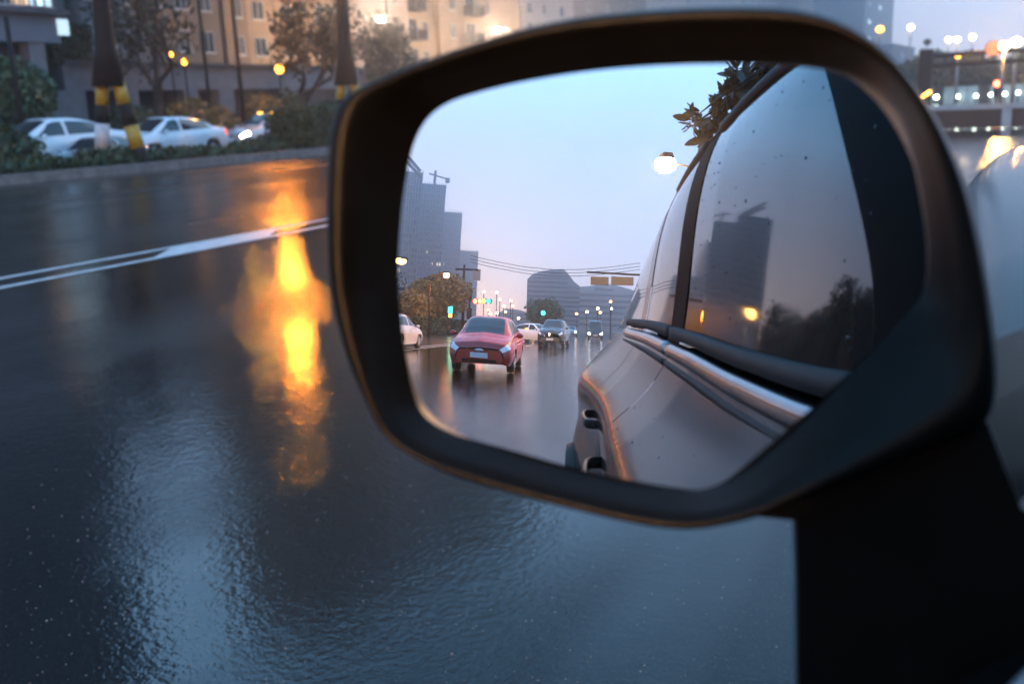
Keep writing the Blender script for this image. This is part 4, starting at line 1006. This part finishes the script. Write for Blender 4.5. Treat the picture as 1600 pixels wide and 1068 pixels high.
LAMPS = [(756, 456, 130, 'warm'), (776, 457, 130, 'warm'), (781, 468, 140, 'sodium_far'), (798, 470, 140, 'sodium_far'), (787, 478, 150, 'warm'), (763, 484, 110, 'sodium_far'), (766, 490, 100, 'warm'), (801, 478, 160, 'sodium_far'), (776, 489, 170, 'warm'), (790, 487, 180, 'sodium_far'), (832, 495, 150, 'sodium_far'), (835, 500, 130, 'sodium_far'), (841, 494, 120, 'sodium_far'), (934, 482, 120, 'warm'), (938, 488, 140, 'sodium_far'), (954, 471, 110, 'sodium_far'), (917, 487, 150, 'warm'), (901, 490, 170, 'sodium_far'), (862, 478, 110, 'warm'), (955, 482, 130, 'warm'), (810, 497, 170, 'warm')]
names_ = ["left of the two highest far lamps left of the curved office", "right of the two highest far lamps left of the curved office", "far lamp on a visible post under the highest pair", "bright far lamp just left of the curved office", "far lamp low under the highest pair", "large yellow far lamp right of the red signals", "small far lamp under the large yellow one", "small orange far lamp beside the bright one", "faint far lamp near the roof of the red hatchback", "faint orange lamp over the red hatchback's roof", "upper orange lamp at the foot of the round tree", "lower orange lamp at the foot of the round tree", "orange lamp beside the green signal of the round tree", "upper white lamp near the car's rear window", "orange lamp near the car's rear window", "large orange lamp under the dark sign boards", "white lamp above the distant headlights", "small orange lamp right of the round tree", "pale lamp inside the round tree", "white lamp beside the car's rear edge", "faint lamp above the white saloon"]
for (px, py, D, m_), lab in zip(LAMPS, names_):
    q = m_d(px, py, D); t = thing("street_lamp", lab + ", in the mirror", "street lamp", (q[0], q[1], 0), group=gm_)
    r = D * .0021
    MB().tube([(0, 0, 0), (0, 0, max(q[2], .6))], .09, 6).build("post", 'pole', t); MB().sphere((0, 0, max(q[2], .6)), (r, r, r * .9)).build("lamp", m_, t, True)
# oncoming headlights far behind on our side
hd = make_car("oncoming_car", "far car with glaring white headlights beside the silver flank in the mirror", 'dark_paint', kind='van', lights='white', group=gb, res=.6)
a = m_d(930, 520, 70); hd.location = (a[0], a[1], 0)
hd2 = make_car("oncoming_car", "small far car with lit headlights right of the dark off-roader in the mirror", 'grey_paint', lights='white', group=gb, res=.6)
a = m_d(893, 518, 90); hd2.location = (a[0], a[1], 0)
# overhanging branch with glossy leaves
tb = thing("overhanging_tree", "tree with glossy dark leaves hanging over the car roof in the mirror", "tree", (4.6, -3.6, 0))
C0 = np.array([4.6, -3.6, 0]); D0 = 3.4
tw = MB(); tw.tube([(0, 0, 0), (-.2, 0, 2.0), m_d(1260, 60, D0) - C0], [.16, .13, .05], 8)
CL = [(1078, 188), (1092, 178), (1104, 196), (1112, 182), (1128, 172), (1100, 208), (1116, 200), (1132, 192), (1132, 150), (1142, 128), (1150, 108), (1160, 136), (1098, 215), (1122, 160), (1138, 140), (1205, 125), (1126, 215), (1150, 160), (1168, 120), (1188, 100), (1195, 118), (1172, 130), (1150, 120), (1185, 150), (1162, 155), (1142, 150), (1200, 140), (1155, 178), (1135, 180), (1118, 188), (1128, 205), (1145, 198), (1108, 205), (1090, 190), (1165, 172), (1215, 112), (1178, 108), (1120, 175), (1112, 220), (1084, 194), (1140, 165), (1150, 140), (1230, 100), (1205, 160), (1180, 175), (1160, 105)]
root_ = m_d(1260, 60, D0) - C0
for (px, py) in CL:
    e_ = m_d(px, py, D0 + rng.random() * .3) - C0
    tw.tube([root_ + (e_ - root_) * .35, root_ + (e_ - root_) * .7 + rng.normal(size=3) * .03, e_], [.010, .006, .003], 5)
tw.build("trunk", 'bark', tb, True)
lm = MB(); LL = []
for k in range(7):
    s_ = k / 6; w_ = .021 * math.sin(math.pi * min(1, s_ * .93 + .05)) ** .8 + .0008
    LL.append([(-w_, s_ * .105, .004 * math.sin(3 * s_) + .006), (0, s_ * .105, .004 * math.sin(3 * s_)), (w_, s_ * .105, .004 * math.sin(3 * s_) + .006)])
lm.loops(LL, closed=False); leaf_me = lm.mesh("leaf", 'leaf_near', True)
for (px, py) in CL:
    c0 = m_d(px, py, D0 + rng.random() * .25) - C0
    ax = rng.normal(size=3); ax[2] = ax[2] * .5 - .3; ax /= np.linalg.norm(ax)
    for j in range(7):
        a = np.cross(ax, rng.normal(size=3)); a /= np.linalg.norm(a)
        d = a * .9 + ax * .35; d /= np.linalg.norm(d); sd = np.cross(d, ax + rng.normal(size=3) * .4); sd /= np.linalg.norm(sd); up_ = np.cross(sd, d)
        s_ = .62 + .5 * rng.random()
        o = put("leaf", leaf_me, tb); o.matrix_local = Matrix.Translation(Vector(c0 + rng.normal(size=3) * .012)) @ Matrix((sd * s_, d * s_, up_ * s_)).transposed().to_4x4()
# dark trees on our left side of the road behind: they are what the car window mirrors
for k, (x, y, h_) in enumerate(((-24, -34, 7.6), (-24, -41, 9.0), (-24, -48, 8.0), (-24, -55, 8.6), (-24, -26, 6.6))):
    tree("median_tree", ["second nearest dark median tree mirrored in the car window", "tallest dark median tree mirrored in the car window", "fourth nearest dark median tree mirrored in the car window", "farthest dark median tree mirrored in the car window", "nearest and lowest dark median tree mirrored in the car window"][k], (x, y, .1), h_, 3.1, 'leaf', 4200, .22, .3, .14, group="median trees beside the car")

# grit added on the near lane, its glints stand in for rain splashes
gt = MB()
for k in range(3800):
    y = 1.0 + 7 * rng.random() ** 1.6; x = -.35 - (.5 + 1.15 * y) * rng.random()
    r = .0012 + .0028 * rng.random() ** 2.5; a = rng.random() * 6.28; i = len(gt.v)
    for j in range(4): gt.v.append((x + r * (.7 + .6 * rng.random()) * math.cos(a + j * 1.57), y + r * (.7 + .6 * rng.random()) * math.sin(a + j * 1.57), .0005))
    gt.v.append((x + r * .2, y, r * (.7 + .5 * rng.random())))
    for j in range(4): gt.f.append((i + j, i + (j + 1) % 4, i + 4))
go_ = gt.build("sparkle_grit", 'grit'); tag(go_, "wet grit added over the near lane to sparkle like rain splashes", "grit"); go_['kind'] = 'stuff'
# ================================================================== HAZE
USE_HAZE = True
if USE_HAZE:
    hm = bpy.data.materials.new("rain_haze"); hm.use_nodes = True
    nt = hm.node_tree; nt.nodes.remove(nt.nodes["Principled BSDF"])
    pv = nt.nodes.new("ShaderNodeVolumePrincipled"); pv.inputs['Color'].default_value = (.86, .90, 1, 1); pv.inputs['Density'].default_value = .0018
    pv.inputs['Anisotropy'].default_value = .88
    nt.links.new(pv.outputs[0], nt.nodes["Material Output"].inputs['Volume'])
    hz = MB().span(-520, 520, -720, 640, -1.2, 175).build("haze", hm); hz['kind'] = 'stuff'
